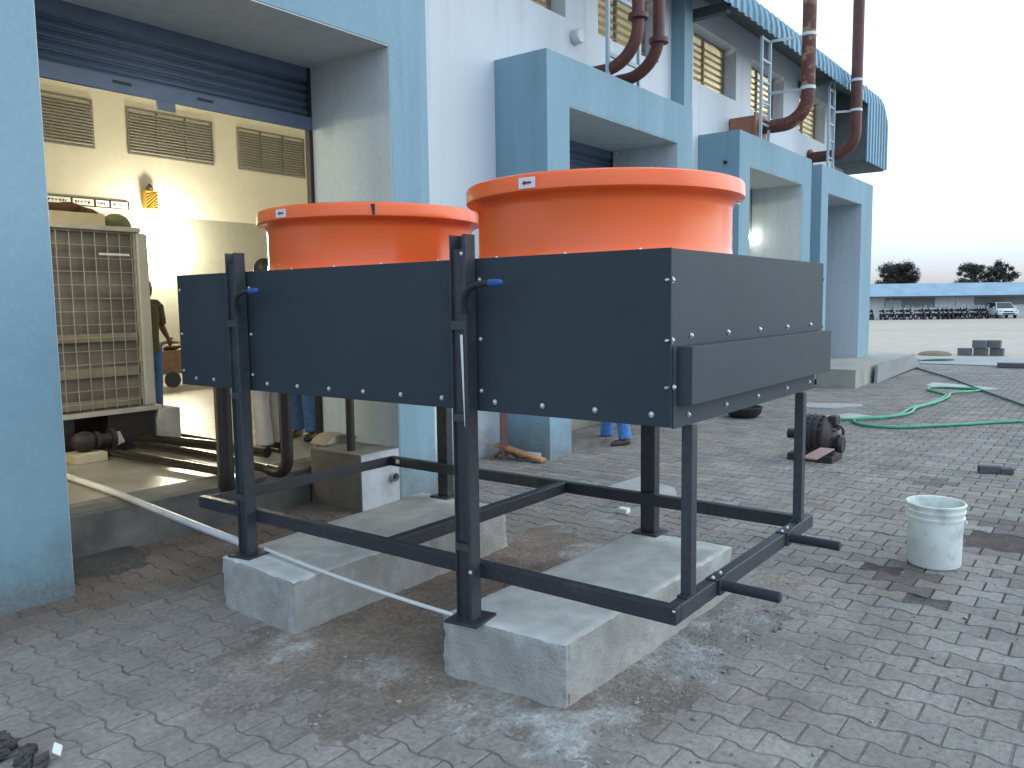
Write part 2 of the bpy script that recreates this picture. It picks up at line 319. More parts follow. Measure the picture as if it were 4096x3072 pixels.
L, PT, A, GAP = 0.213, 0.1425, 0.0125, 0.0042
def stain_soil(x, y):
    return np.maximum.reduce([blob(x,y,6.05,.62,.30), blob(x,y,6.55,.55,.2), blob(x,y,7.7,1.3,.22)*.8, blob(x,y,5.05,1.02,.17), blob(x,y,4.78,.98,.12), blob(x,y,5.35,.35,.2)*.6])
def dirtcov(x, y):
    n = fbm(x*1.7, y*1.7, 5); n2 = fbm(x*.6+9, y*.6, 3)
    near = 1-sst(2.3, 4.2, np.hypot(x-1.0, y-1.9)*1.0 + (n-.5)*1.6)
    between = (1-sst(.0, .25, np.abs(y-2.75)-.45+(n-.5)*.25))*(sst(1.9,2.6,x))*(1-sst(4.3,5.4,x+(n-.5)))
    plin = 1-sst(.15, .75, np.maximum(np.maximum(2.54-x, x-4.3), np.maximum(1.70-y, y-2.31)) + (n-.5)*.9)
    plin2 = 1-sst(.05, .3, np.maximum(np.maximum(2.40-x, x-4.13), np.maximum(3.20-y, y-3.95)) + (n-.5)*.5)
    wall = 1-sst(.1, .45, np.abs(5.2-y)+(n-.5)*.5)
    rightnear = (1-sst(.3,1.2,np.hypot((x-3.1)*1.0,(y-1.1)*1.1)+(n-.5)*1.0))*.95
    c = np.maximum.reduce([near*.97, between, plin, plin2, wall*.8, rightnear])
    return np.clip(c - (n2-.5)*.25, 0, 1)
verts, faces, tone = [], [], []
nrow = int((21.7+1.5)/PT)
def outline(kseg):
    t = np.linspace(0, 1, kseg+1)
    b = np.clip(1.9*np.cos(2*math.pi*t), -1, 1)*A
    return t, b
def paver(cx, y0, seg, lod):
    t, b = outline(seg)
    g = GAP + random.uniform(-.001,.0015)
    yy = y0 + g + t*(L-2*g)
    up = cx + PT/2 - g + b; dn = cx - PT/2 + g - b
    P = [(up[i], yy[i]) for i in range(seg+1)] + [(dn[i], yy[i]) for i in range(seg,-1,-1)]
    return P
for r_ in range(nrow):
    cx = 4.911 + (r_ - int((4.911+1.5)/PT))*PT
    jitx = random.uniform(-.002,.002)
    far = cx > 9.5; seg = 5 if far else 10
    par = (r_ - int((4.911+1.5)/PT)) % 2
    k0 = int((-5-1.32)/L); k1 = int((5.55-1.32)/L)
    for kk in range(k0, k1):
        y0 = 1.32 + par*L/2 + kk*L + random.uniform(-.002,.002)
        if y0 > 5.45: continue
        mx, my = cx, y0+L/2
        if y0 < -1.0 and random.random() < 0: continue
        # soil-filled gaps beside the bucket
        if (abs(mx-5.05) < .07 and abs(my-1.02) < .12) or (abs(mx-6.0) < .2 and abs(my-.62) < .17) or (abs(mx-4.63)<.07 and abs(my-.76)<.1): continue
        P = paver(cx+jitx, y0, seg, far)
        cv = float(dirtcov(mx, my)); q_ = 1-.7*cv
        z = random.uniform(-.002, .0015)*q_; tx = random.uniform(-.012,.012)*q_; ty = random.uniform(-.008,.008)*q_
        n = len(verts); m = len(P); c = np.array(P).mean(0)
        zz = [z + tx*(p[0]-c[0]) + ty*(p[1]-c[1]) for p in P]
        bev = .004
        for p, q in zip(P, zz):
            d = np.array(p)-c; d = d/np.hypot(*d); verts.append((p[0]-d[0]*bev, p[1]-d[1]*bev, q))
        for p, q in zip(P, zz): verts.append((p[0], p[1], q-.005))
        for p in P: verts.append((p[0], p[1], -.032))
        faces.append(tuple(range(n+m-1, n-1, -1)))
        for i in range(m):
            j = (i+1) % m
            faces.append((n+i, n+j, n+m+j, n+m+i)); faces.append((n+m+i, n+m+j, n+2*m+j, n+2*m+i))
        base = np.array((.232, .213, .196)) * random.uniform(.85, 1.12)
        hue = random.random()
        if hue < .16: base = base*np.array((1.06,1.0,.93))
        elif hue < .34: base = base*np.array((1.03,.985,1.0))
        elif hue < .46: base = base*np.array((.975,1.01,.995))
        du = float(fbm(mx*.8+3, my*.8)); base = base*(0.86+.30*du)
        base = base*(1-.5*cv) + .5*cv*np.array((.30,.272,.248))*(.9+.2*du)
        br = float(sst(3.6, 4.7, my + (du-.5)))*float(1-sst(3.6, 4.6, mx)); base = base*(1-br*np.array((.25,.36,.43)))
        so = float(stain_soil(mx, my)); base = base*(1-.75*so) + .75*so*np.array((.10,.084,.078))
        tone += [(*base,1)]*m + [(*(base*.8),1)]*m + [(*(base*.6),1)]*m
me = bpy.data.meshes.new('paving'); me.from_pydata(verts, [], faces)
ca = me.color_attributes.new('tone', 'FLOAT_COLOR', 'POINT'); ca.data.foreach_set('color', np.array(tone, np.float32).ravel())
me.materials.append(paverm); o = bpy.data.objects.new('paving', me); col.objects.link(o); tag(o, kind='structure')

def dirtgrid(x0, x1, y0, y1, st, name):
    X, Y = np.meshgrid(np.arange(x0, x1, st), np.arange(y0, y1, st), indexing='ij')
    nx, ny = X.shape
    c = dirtcov(X, Y); s = stain_soil(X, Y)
    nn_ = fbm(X*1.7, Y*1.7, 5)
    heavy = np.maximum((1-sst(.0,.3,np.abs(Y-2.75)-.42+(nn_-.5)*.3))*sst(1.5,2.3,X+(nn_-.5))*(1-sst(4.3,5.4,X)), 1-sst(.0,.55,np.maximum(np.maximum(2.54-X, X-4.3), np.maximum(1.70-Y, Y-2.31))+(nn_-.5)*.8))
    h = -.0095 + c*.0068 + heavy*.007 + (fbm(X*9, Y*9, 3)-.5)*(.003+.010*heavy) + (fbm(X*40,Y*40,2)-.5)*.004*c + s*.004
    mound = blob(X,Y,2.42,1.66,.16)*.012 + blob(X,Y,3.35,2.62,.22)*.03 + blob(X,Y,2.3,5.15,.3)*.03
    h = h + mound
    soil = np.array((.26,.205,.165)); grey = np.array((.30,.285,.27)); cem = np.array((.52,.53,.52)); dark = np.array((.085,.068,.06)); joint = np.array((.105,.094,.088))
    n = fbm(X*2.1+4, Y*2.1, 4)
    brown = np.maximum((1-sst(0,.3,np.abs(Y-2.78)-.5))*sst(1.7,2.3,X)*(1-sst(4.6,5.6,X)), sst(.52,.66,n)*.7)
    brown = np.maximum(brown, (1-sst(.0,.5,np.abs(Y-2.3)-.5))*(1-sst(1.6,2.6,np.abs(X-1.9)+.5))*.6)
    cj = c*(.55+.45*heavy)
    C = joint[None,None]*(1-cj[...,None]) + cj[...,None]*(grey*(1-brown[...,None]) + soil*brown[...,None])
    ce = np.maximum.reduce([blob(X,Y,3.28,1.48,.22)*.8, blob(X,Y,2.40,1.62,.16), blob(X,Y,2.25,1.38,.26)*.9, blob(X,Y,2.30,1.95,.16)*.5, blob(X,Y,3.5,1.2,.16)*.5, blob(X,Y,3.75,1.5,.2)*.6, blob(X,Y,2.62,1.56,.12)*.8, blob(X,Y,2.35,2.55,.14)*.6, blob(X,Y,4.35,2.7,.2)*.6, blob(X,Y,2.3,3.1,.14)*.7])
    ce = .75*ce*np.clip(.2+1.6*(fbm(X*17,Y*17,4)-.25),0,1)
    C = C*(1-ce[...,None]) + cem*ce[...,None]
    dk = np.maximum.reduce([s, blob(X,Y,2.5,4.95,.5)*.8, blob(X,Y,3.4,4.9,.45)*.7, blob(X,Y,1.75,3.45,.1)*.8, blob(X,Y,3.0,4.5,.3)*.6, blob(X,Y,1.05,3.2,.22)])
    C = C*(1-dk[...,None]*.85) + dark*dk[...,None]*.85
    C = C*(.86+.28*fbm(X*30,Y*30,2))[...,None]
    V = np.stack([X, Y, h], -1).reshape(-1,3)
    idx = np.arange(nx*ny).reshape(nx,ny)
    F = np.stack([idx[:-1,:-1], idx[1:,:-1], idx[1:,1:], idx[:-1,1:]], -1).reshape(-1,4)
    me = bpy.data.meshes.new(name); me.from_pydata(V.tolist(), [], F.tolist())
    ca = me.color_attributes.new('tone', 'FLOAT_COLOR', 'POINT')
    ca.data.foreach_set('color', np.concatenate([C.reshape(-1,3), np.ones((nx*ny,1))], 1).astype(np.float32).ravel())
    me.polygons.foreach_set('use_smooth', [True]*len(me.polygons)); me.materials.append(dirtm)
    o = bpy.data.objects.new(name, me); col.objects.link(o); tag(o, kind='structure')
dirtgrid(-.4, 9.0, -1.2, 5.4, .02, 'soil')
tag(MB().box(9.0,-5,-.02,21.6,5.4,-.012).build('soil_bed', M('joint_soil',(.085,.08,.075),.95), origin=(0,0,0)), kind='structure')

def pebbles(n, name, fn, smin, smax, mat):
    b = MB()
    for i in range(n):
        x, y = fn(); s = random.uniform(smin, smax)*(1 if random.random()<.85 else 1.8)
        rot = Matrix.Rotation(random.uniform(0,6), 3, 'Z') @ Matrix.Rotation(random.uniform(-.4,.4), 3, 'X')
        b.ell((x,y,.002+s*.3), (s, s*random.uniform(.55,.9), s*random.uniform(.35,.6)), 6, 4, rot)
    return tag(b.build(name, mat, origin=(0,0,0)), kind='stuff')
def spread(): return (random.uniform(1.2,5.6), random.uniform(.3,3.3))
def nearpl():
    a = random.random()
    if a < .4: return (random.uniform(2.3,4.3), 1.62-abs(random.gauss(0,.16)))
    if a < .7: return (2.47-abs(random.gauss(0,.14)), random.uniform(1.5,2.5))
    return (random.gauss(3.5,.5), random.gauss(2.7,.2))
pebbles(1100, 'gravel', lambda: spread() if random.random()<.6 else nearpl(), .0022, .0085, stonem)

# ------------------------------------------------------------------ concrete plinths
def rough_block(x0,y0,x1,y1,z1,name,label,skew=((0,0),)*4):
    cs = [(x0,y0),(x1,y0),(x1,y1),(x0,y1)]; cs = [(c[0]+k_[0], c[1]+k_[1]) for c,k_ in zip(cs,skew)]
    b = MB(); nU, nW = 90, 36
    # closed grid block with slightly chipped surfaces
    def P(u,w,z):
        ax = [cs[0][i]*(1-u)*(1-w)+cs[1][i]*u*(1-w)+cs[2][i]*u*w+cs[3][i]*(1-u)*w for i in (0,1)]
        return (ax[0],ax[1],z)
    n0 = len(b.v)
    for i in range(nU+1):
        for j in range(nW+1):
            p = P(i/nU,j/nW,z1); e = min(i,nU-i,j*1.5,(nW-j)*1.5)
            dz = (float(fbm(p[0]*6,p[1]*6))-.5)*.006 - (.006+.012*float(vnoise(p[0]*23,p[1]*23))**3 if e < 1 else 0)
            b.v.append((p[0],p[1],z1+dz))
    I = lambda i,j: n0+i*(nW+1)+j
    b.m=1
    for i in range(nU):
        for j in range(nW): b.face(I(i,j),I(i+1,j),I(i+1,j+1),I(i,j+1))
    ring = [(i,0) for i in range(nU)]+[(nU,j) for j in range(nW)]+[(i,nW) for i in range(nU,0,-1)]+[(0,j) for j in range(nW,0,-1)]
    cx, cy = sum(c[0] for c in cs)/4, sum(c[1] for c in cs)/4
    b.m=0; prev = [I(*q) for q in ring]; H = 14
    for h in range(1,H+1):
        cur = []
        for q in ring:
            p = b.v[I(*q)]; z = z1*(1-h/H)-.03*(h/H); d = Vector((p[0]-cx,p[1]-cy,0)).normalized()
            cd_ = min(math.hypot(p[0]-c_[0],p[1]-c_[1]) for c_ in cs)
            s_ = (float(fbm((p[0]+p[1])*7,z*7+p[0]*2))-.5)*.016 + .018*(h/H)**4*(.4+1.2*float(vnoise(p[0]*19,p[1]*19))) + .004
            if cd_ < .03: s_ -= .022*float(vnoise(p[0]*9+z*31,p[1]*7+z*17))
            b.v.append((p[0]+d.x*s_,p[1]+d.y*s_,z)); cur.append(len(b.v)-1)
        for a in range(len(ring)): c_=(a+1)%len(ring); b.face(prev[a],cur[a],cur[c_],prev[c_])
        prev = cur
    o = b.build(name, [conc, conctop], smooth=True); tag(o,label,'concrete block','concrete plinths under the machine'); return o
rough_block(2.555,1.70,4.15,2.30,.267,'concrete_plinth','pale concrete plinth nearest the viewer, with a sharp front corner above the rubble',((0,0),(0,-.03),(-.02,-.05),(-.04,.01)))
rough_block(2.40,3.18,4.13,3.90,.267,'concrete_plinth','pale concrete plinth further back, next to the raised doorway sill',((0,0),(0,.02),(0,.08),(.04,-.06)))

# ------------------------------------------------------------------ dry cooler (the machine)
T = thing('dry_cooler', (3.43,2.8,.267), 'dark grey box cooler on steel legs, with two orange fan shrouds, before the open doorway', 'cooler')
X0,X1,Y0,Y1,Z0,Z1 = 2.57,4.30,1.268,4.362,1.158,1.783
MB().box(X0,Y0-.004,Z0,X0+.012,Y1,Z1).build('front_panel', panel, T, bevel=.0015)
b=MB(); b.box(X0+.0125,Y0,1.44,X1+.02,Y0+.012,Z1-.001); b.build('end_panel', panel_lit, T, bevel=.0015)
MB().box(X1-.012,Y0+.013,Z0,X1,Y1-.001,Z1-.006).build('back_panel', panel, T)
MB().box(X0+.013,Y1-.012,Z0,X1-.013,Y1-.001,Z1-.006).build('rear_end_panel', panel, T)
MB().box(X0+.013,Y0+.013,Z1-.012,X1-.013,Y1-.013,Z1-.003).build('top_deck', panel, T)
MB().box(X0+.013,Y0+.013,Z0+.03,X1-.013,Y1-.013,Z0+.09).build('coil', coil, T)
MB().box(2.618,1.205,1.236,4.262,1.267,1.4405).build('header_cover', panel_lit, T, bevel=.0015)
b=MB(); b.box(2.612,1.262,1.150,4.19,1.2755,1.2355); b.build('lower_strip', panel_lit, T, bevel=.001)
b=MB(); b.box(2.584,1.258,1.152,2.608,1.267,1.4395); b.build('corner_strip', panel_lit, T, bevel=.001)
# fan shrouds
def shroud(cy, marks):
    cx = 3.42; prof = [(.645,1.783),(.645,1.797),(.612,1.800),(.604,1.812),(.600,1.84),(.600,2.015),(.606,2.035),(.625,2.052),(.648,2.058),(.656,2.066),(.657,2.118),(.652,2.130),(.640,2.136),(.600,2.134),(.586,2.12),(.578,2.05),(.578,1.80)]
    s = MB().lathe((cx,cy,0), prof, 96, close=False).build('fan_shroud', orange, T, smooth=True)
    h = MB(); h.cyl((cx,cy,1.80),(cx,cy,1.98),.10,24)
    for a in range(5):
        t=2*math.pi*a/5; d=Vector((math.cos(t),math.sin(t),0)); e=Vector((-d.y,d.x,.35)).normalized()
        h.obox(Vector((cx,cy,1.9))+d*.32, d*.24, e*.075, d.cross(e)*.004)
    h.build('fan_rotor', black, s)
    gr = MB()
    for r_ in (.15,.25,.35,.45,.55):
        gr.tube([(cx+r_*math.cos(a*math.pi/18),cy+r_*math.sin(a*math.pi/18),2.03) for a in range(37)],.003,6,False)
    for a in range(4):
        t=math.pi*a/4; gr.tube([(cx-.578*math.cos(t),cy-.578*math.sin(t),2.026),(cx+.578*math.cos(t),cy+.578*math.sin(t),2.026)],.004,6)
    gr.build('fan_guard', frame, s)
    for (px,py,kind) in marks:
        d = Vector((px-cx,py-cy,0)).normalized(); t = Vector((-d.y,d.x,0))   # t points to picture right
        zc = 2.094; base = Vector((cx,cy,zc)) + d*.6585
        if kind=='arrow':
            q = MB(); q.obox(base, t*.041, Vector((0,0,.022)), d*.0012); lab = q.build('direction_sticker', paper, s)
            a = MB(); u=Vector((0,0,1)); o_=base+d*.0025
            a.extrude([o_-t*.024, o_-t*.008-u*.011, o_-t*.008-u*.0045, o_+t*.022-u*.0045, o_+t*.022+u*.0045, o_-t*.008+u*.0045, o_-t*.008+u*.011], d*.0006)
            a.build('arrow', redink, lab)
        else:
            q = MB(); q.extrude([base+Vector((0,0,.03))-t*.012, base+Vector((0,0,.03))+t*.010, base-Vector((0,0,.026))+t*.008, base-Vector((0,0,.026))-t*.003], d*.0012)
            q.build('black_mark', black, s)
shroud(2.04, [(2.766,2.013,'arrow')])
shroud(3.65, [(2.76,3.64,'arrow'),(2.978,3.16,'mark')])
# legs: front pair are channels open to the viewer with battens, back pair boxes
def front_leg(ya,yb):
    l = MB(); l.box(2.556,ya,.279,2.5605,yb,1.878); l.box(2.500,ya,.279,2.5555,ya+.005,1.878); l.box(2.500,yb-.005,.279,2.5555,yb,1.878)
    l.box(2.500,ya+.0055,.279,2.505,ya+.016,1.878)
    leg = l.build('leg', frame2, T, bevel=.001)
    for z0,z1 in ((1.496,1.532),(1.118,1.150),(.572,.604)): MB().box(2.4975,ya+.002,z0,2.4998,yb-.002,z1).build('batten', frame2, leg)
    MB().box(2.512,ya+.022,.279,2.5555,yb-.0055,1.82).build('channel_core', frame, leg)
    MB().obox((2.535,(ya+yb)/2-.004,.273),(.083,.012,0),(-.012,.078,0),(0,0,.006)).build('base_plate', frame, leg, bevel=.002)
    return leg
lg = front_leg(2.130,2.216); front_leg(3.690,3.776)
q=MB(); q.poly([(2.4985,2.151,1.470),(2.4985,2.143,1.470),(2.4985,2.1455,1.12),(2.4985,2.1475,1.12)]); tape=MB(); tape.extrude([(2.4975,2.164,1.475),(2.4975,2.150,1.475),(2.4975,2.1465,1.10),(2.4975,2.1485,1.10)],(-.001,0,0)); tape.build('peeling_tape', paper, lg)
for ya in (2.11,3.69):
    l = MB(); l.box(4.095,ya,.279,4.16,ya+.09,1.157); leg = l.build('leg', frame, T, bevel=.004)
    MB().box(4.05,ya-.035,.267,4.205,ya+.125,.279).build('base_plate', frame, leg, bevel=.002)
# base frame
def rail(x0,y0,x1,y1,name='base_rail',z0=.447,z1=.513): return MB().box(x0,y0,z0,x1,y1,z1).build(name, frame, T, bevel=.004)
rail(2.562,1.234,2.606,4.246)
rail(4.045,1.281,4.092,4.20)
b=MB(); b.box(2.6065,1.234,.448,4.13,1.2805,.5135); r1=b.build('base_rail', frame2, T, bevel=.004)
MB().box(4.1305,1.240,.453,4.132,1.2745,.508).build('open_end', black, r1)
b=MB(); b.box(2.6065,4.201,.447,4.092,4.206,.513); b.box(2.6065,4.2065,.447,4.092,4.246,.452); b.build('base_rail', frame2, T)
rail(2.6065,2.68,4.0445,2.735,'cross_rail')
for xa in (2.690,3.943):
    p_ = MB().box(xa,1.236,.5145,xa+.047,1.2785,1.149).build('post', frame2, T, bevel=.003)
    MB().box(xa-.03,1.236,.514,xa-.0005,1.2785,.522).build('foot_plate', frame, p_)
def bolt(p, n, par=T, r=.0105):
    n = Vector(n); p = Vector(p); b = MB()
    b.tube([p, p+n*.002], r*1.05, 12); b.tube([p+n*.002, p+n*.006, p+n*.0095], [r*.8, r*.75, r*.35], 10)
    return b.build('bolt', zinc, par, smooth=True)
for y in (4.212,4.038,3.556,3.311,3.071,2.83,2.585,2.337,2.046,1.81,1.571,1.337): bolt((X0,y,1.2),(-1,0,0))
for y in (2.116,2.228,3.676,3.788):
    for z in (1.697,1.455,1.242): bolt((X0,y,z),(-1,0,0),r=.009)
for z in (1.673,1.464,1.30): bolt((2.586,Y0-.009 if z<1.45 else Y0-.001,z),(0,-1,0)); MB().cyl((2.57,1.274,z),(2.552,1.274,z),.0045,8).build('screw_tip', zinc, T)
for x in (2.741,3.083,3.428,3.778,4.122): bolt((x,Y0-.0005,1.474),(0,-1,0))
for x in (2.71,3.055,3.40,3.77,4.10): bolt((x,1.2615,1.189),(0,-1,0))
for z in (1.70,1.46): bolt((4.322,Y0+.006,z),(1,0,0))
for y in (1.40,1.72,2.05,2.37,2.72,3.04,3.36,3.68,4.0): bolt((2.60,y,Z1-.003),(0,0,1),r=.009)
for z in (1.70,1.45,1.24): bolt((X0,4.335,z),(-1,0,0),r=.008)
bolt((2.4995,2.150,1.80),(-1,0,0),r=.008); bolt((2.5,2.135,.487),(-1,0,0),r=.009); bolt((4.0945,2.155,.48),(-1,0,0),r=.009)
bolt((2.563,1.245,.50),(0,-1,0),r=.006)
MB().box(4.045-.002,4.10,.47,4.0445,4.135,.50).build('white_tag', paper, T)
# lifting handles with blue caps, pipe stubs with clamps
for ya in (2.13,3.67):
    pts = [(2.487,ya-.004,1.56),(2.478,ya-.006,1.60),(2.472,ya-.018,1.632),(2.468,ya-.045,1.660),(2.466,ya-.09,1.674),(2.465,ya-.155,1.678)]
    h = MB().tube(smoothpath(pts,4), .0125, 12).build('bent_pipe_end', black, T, smooth=True)
    MB().tube([(2.465,ya-.15,1.678),(2.465,ya-.19,1.678),(2.465,ya-.208,1.678),(2.465,ya-.214,1.678)],[.0155,.0155,.0125,.005],14).build('blue_cap', bluecap, h, smooth=True)
for x in (2.955,3.745):
    s_ = MB().tube([(x,1.262,.487),(x,1.235,.486),(x+.006,1.00,.482),(x+.006,.998,.482)],[.02,.021,.021,.018],16).build('pipe_stub', foam, T, smooth=True)
    c_ = MB(); c_.box(x-.05,1.225,.514,x+.05,1.276,.520); c_.box(x-.028,1.222,.45,x+.028,1.2335,.52); c_.build('clamp', frame2, s_, bevel=.002)
    for dx in (-.036,.036): bolt((x+dx,1.25,.520),(0,0,1),s_,.009)
MB().obox((4.15,1.222,.823),(.165,.002,0),(0,.036,0),(0,0,.003)).build('flat_bar', pinkm, T)

# ------------------------------------------------------------------ factory building
B = thing('factory_building', (8,5.3,0), 'long pale blue and white factory with box door surrounds and a corrugated blue eave', 'building')
YP, YW, YI = 4.65, 5.30, 5.58
def wall_holes(name, x0,x1,z0,z1,y0,y1,holes,mat,par=B):
    xs = sorted({x0,x1,*[h[0] for h in holes],*[h[1] for h in holes]}); zs = sorted({z0,z1,*[h[2] for h in holes],*[h[3] for h in holes]})
    solid = lambda i,j: 0<=i<len(xs)-1 and 0<=j<len(zs)-1 and not any(h[0]<=(xs[i]+xs[i+1])/2<=h[1] and h[2]<=(zs[j]+zs[j+1])/2<=h[3] for h in holes)
    b = MB()
    for i in range(len(xs)-1):
        for j in range(len(zs)-1):
            if not solid(i,j): continue
            a,c,d,e = xs[i],xs[i+1],zs[j],zs[j+1]
            b.m=0; b.poly([(a,y0,d),(c,y0,d),(c,y0,e),(a,y0,e)]); b.m=1; b.poly([(c,y1,d),(a,y1,d),(a,y1,e),(c,y1,e)]); b.m=0
            if not solid(i-1,j): b.poly([(a,y1,d),(a,y0,d),(a,y0,e),(a,y1,e)])
            if not solid(i+1,j): b.poly([(c,y0,d),(c,y1,d),(c,y1,e),(c,y0,e)])
            if not solid(i,j-1): b.poly([(a,y1,d),(c,y1,d),(c,y0,d),(a,y0,d)])
            if not solid(i,j+1): b.poly([(a,y0,e),(c,y0,e),(c,y1,e),(a,y1,e)])
    return b.build(name, [mat,hallw], par)
DO = [(2.02,4.60),(7.13,9.62),(12.07,14.50),(16.03,18.42)]; PO = [(1.60,5.02),(6.73,10.05),(11.65,15.0),(15.60,19.32)]
WI = [(1.3,2.9),(3.9,5.5),(6.45,8.06),(8.77,10.35),(11.46,13.08),(13.74,15.35),(16.25,17.9)]
wall_holes('wall', -6,19.3,0,6.25,YW,YI,[(a,c,0,3.59) for a,c in DO]+[(a,c,4.83,5.66) for a,c in WI], white)
for (a,c),(e,g_) in zip(DO,PO):
    p_ = MB(); p_.extrude([(e,YP,-.03),(a,YP,-.03),(a,YP,3.59),(c,YP,3.59),(c,YP,-.03),(g_,YP,-.03),(g_,YP,4.07),(e,YP,4.07)],(0,YW-.001-YP,0))
    s_ = p_.build('door_surround', blue, B, bevel=.006)
    ln = MB(); ln.box(a,YP+.004,.0,a+.004,YI+.02,3.588); ln.box(c-.004,YP+.004,.0,c,YI+.02,3.588); ln.box(a+.0045,YP+.004,3.582,c-.0045,YI+.02,3.5895)
    ln.build('door_lining', lining, s_)
pl = MB(); pl.box(10.74,5.10,0,11.0,YW-.001,6.2); pl.build('pilaster', blue, B, bevel=.004)
# corrugated eave: ribbed face, curled top edge; deeper at the far end
def ribbed(xa,xb,zlow,round_end=False):
    b = MB(); pitch=.24; n=int((xb-xa)/pitch); offs=[(0,0),(.5,0),(.58,.028),(.92,.028)]
    cols=[]
    for i in range(n+1):
        for t,d in offs:
            x = xa+(i+t)*(xb-xa)/(n+1); cols.append((x,d))
    prof = lambda d,ztop,inset: [(4.62-d,zlow),(4.62-d,ztop-.30),(4.65-d*.8,ztop-.14),(4.72-d*.6,ztop-.04),(4.84,ztop+.0),(5.2,ztop+.05)]
    rows=[]
    for x,d in cols:
        zt = 6.11
        if round_end and x > xb-.55:
            u=(x-(xb-.55))/.55; zt = 6.11-.50*(1-math.sqrt(max(0,1-u*u)))
        rows.append([b.add([(x,y,z)]) for y,z in prof(d,zt,0)])
    for i in range(len(rows)-1):
        for j in range(5): b.face(rows[i][j],rows[i+1][j],rows[i+1][j+1],rows[i][j+1])
    return b
e1 = ribbed(-6,18.6,5.67).build('eave_sheet', roofm, B)
m_ = e1.modifiers.new('solid','SOLIDIFY'); m_.thickness=.012; m_.offset=-1
e2 = ribbed(18.6,20.28,4.50,True).build('eave_end_sheet', roofm, B)
m_ = e2.modifiers.new('solid','SOLIDIFY'); m_.thickness=.03; m_.offset=-1
MB().box(18.62,4.66,4.48,20.24,5.6,4.52).build('eave_end_soffit', soffm, B)
MB().box(18.60,4.66,4.5205,18.64,5.29,6.05).build('eave_end_closer', soffm, B); MB().box(18.641,5.18,4.5205,20.2,5.22,5.75).build('eave_end_back', soffm, B)
rf = MB(); rf.extrude([(-6,5.19,6.14),(-6,10.4,7.1),(-6,15.8,6.14),(-6,15.8,6.2),(-6,10.4,7.16),(-6,5.19,6.2)],(25.6,0,0)); rf.build('roof', [soffm], B)
rf = MB(); rf.extrude([(-6,4.70,5.76),(-6,5.25,6.02),(-6,5.25,6.05),(-6,4.70,5.79)],(25.3,0,0)); rf.build('eave_underside', soffm, B)
for x in (-4,1.1,6.2,11.3,16.2,19.2): MB().box(x-.06,4.70,5.62,x+.06,5.29,5.755).build('eave_bracket', soffm, B)
# hall interior
MB().box(-6,5.60,-.03,19.2,15.2,.28).build('hall_floor', [hallf], B)
b=MB(); n=60
sl=MB(); 
for i in range(1): sl.box(2.03,5.258,-.03,4.17,5.30,.2865)
sl.build('door_sill', sillm, B)
MB().box(2.03,5.3005,-.03,4.595,5.66,.2865).build('sill_top', sillm, B)
for (a,c) in DO[1:]:
    MB().box(a+.005,YP+.02,-.03,c-.005,5.27,.06).build('door_ramp', sillm, B)
w_=MB(); w_.box(-6,15.2,3.385,19.2,15.4,6.3); w_.build('hall_back_wall', hallw, B)
w_=MB(); w_.box(-6,15.2,0,19.2,15.4,3.3845); w_.build('hall_back_wall_dado', dado, B)
MB().box(-6.2,5.3,0,-6.0005,15.4,6.3).build('hall_side_wall', hallw, B); MB().box(19.2005,5.31,0,19.4,15.4,6.12).build('gable_wall', white, B)
MB().box(-6,5.6,6.0,19.2,15.19,6.06).build('hall_ceiling', hallw, B)
def slats(par, name, x0,x1,z0,z1,y,pitch,tilt,mat,dep,th=.006):
    b=MB(); n=int((z1-z0)/pitch)
    for i in range(n):
        z=z0+(i+.5)*pitch; b.obox(((x0+x1)/2,y,z),((x1-x0)/2,0,0),(0,dep*math.cos(tilt),dep*math.sin(tilt)),(0,-th*math.sin(tilt),th*math.cos(tilt)))
    return b.build(name, mat, par)
for (a,c) in ((4.5,7.48),(8.11,9.90),(10.48,12.24)):
    f_=MB(); z0,z1=4.50,5.38; f_.box(a,15.17,z0,c,15.1985,z0+.03); f_.box(a,15.17,z1-.03,c,15.1985,z1); f_.box(a,15.17,z0+.0305,a+.03,15.1985,z1-.0305); f_.box(c-.03,15.17,z0+.0305,c,15.1985,z1-.0305)
    for t in (1/3,2/3): x=a+(c-a)*t; f_.box(x-.012,15.165,z0+.0305,x+.012,15.1985,z1-.0305)
    v=f_.build('wall_vent', ventm, B); slats(v,'vent_slats',a+.03,c-.03,z0+.03,z1-.03,15.172,.055,R(-40),ventm,.022)
for i,(a,c) in enumerate(WI):
    f_=MB(); z0,z1=4.83,5.66; y0,y1=5.50,5.54
    f_.box(a,y0,z0,c,y1,z0+.035); f_.box(a,y0,z1-.035,c,y1,z1); f_.box(a,y0,z0+.0355,a+.035,y1,z1-.0355); f_.box(c-.035,y0,z0+.0355,c,y1,z1-.0355)
    x=(a+c)/2; f_.box(x-.02,y0,z0+.0355,x+.02,y1,z1-.0355)
    w_=f_.build('window', M('window_frame_paint',(.22,.20,.17),.6), B); slats(w_,'louvre_panes',a+.03,c-.03,z0+.03,z1-.03,5.52,.10,R(52),glassm,.052,.003)
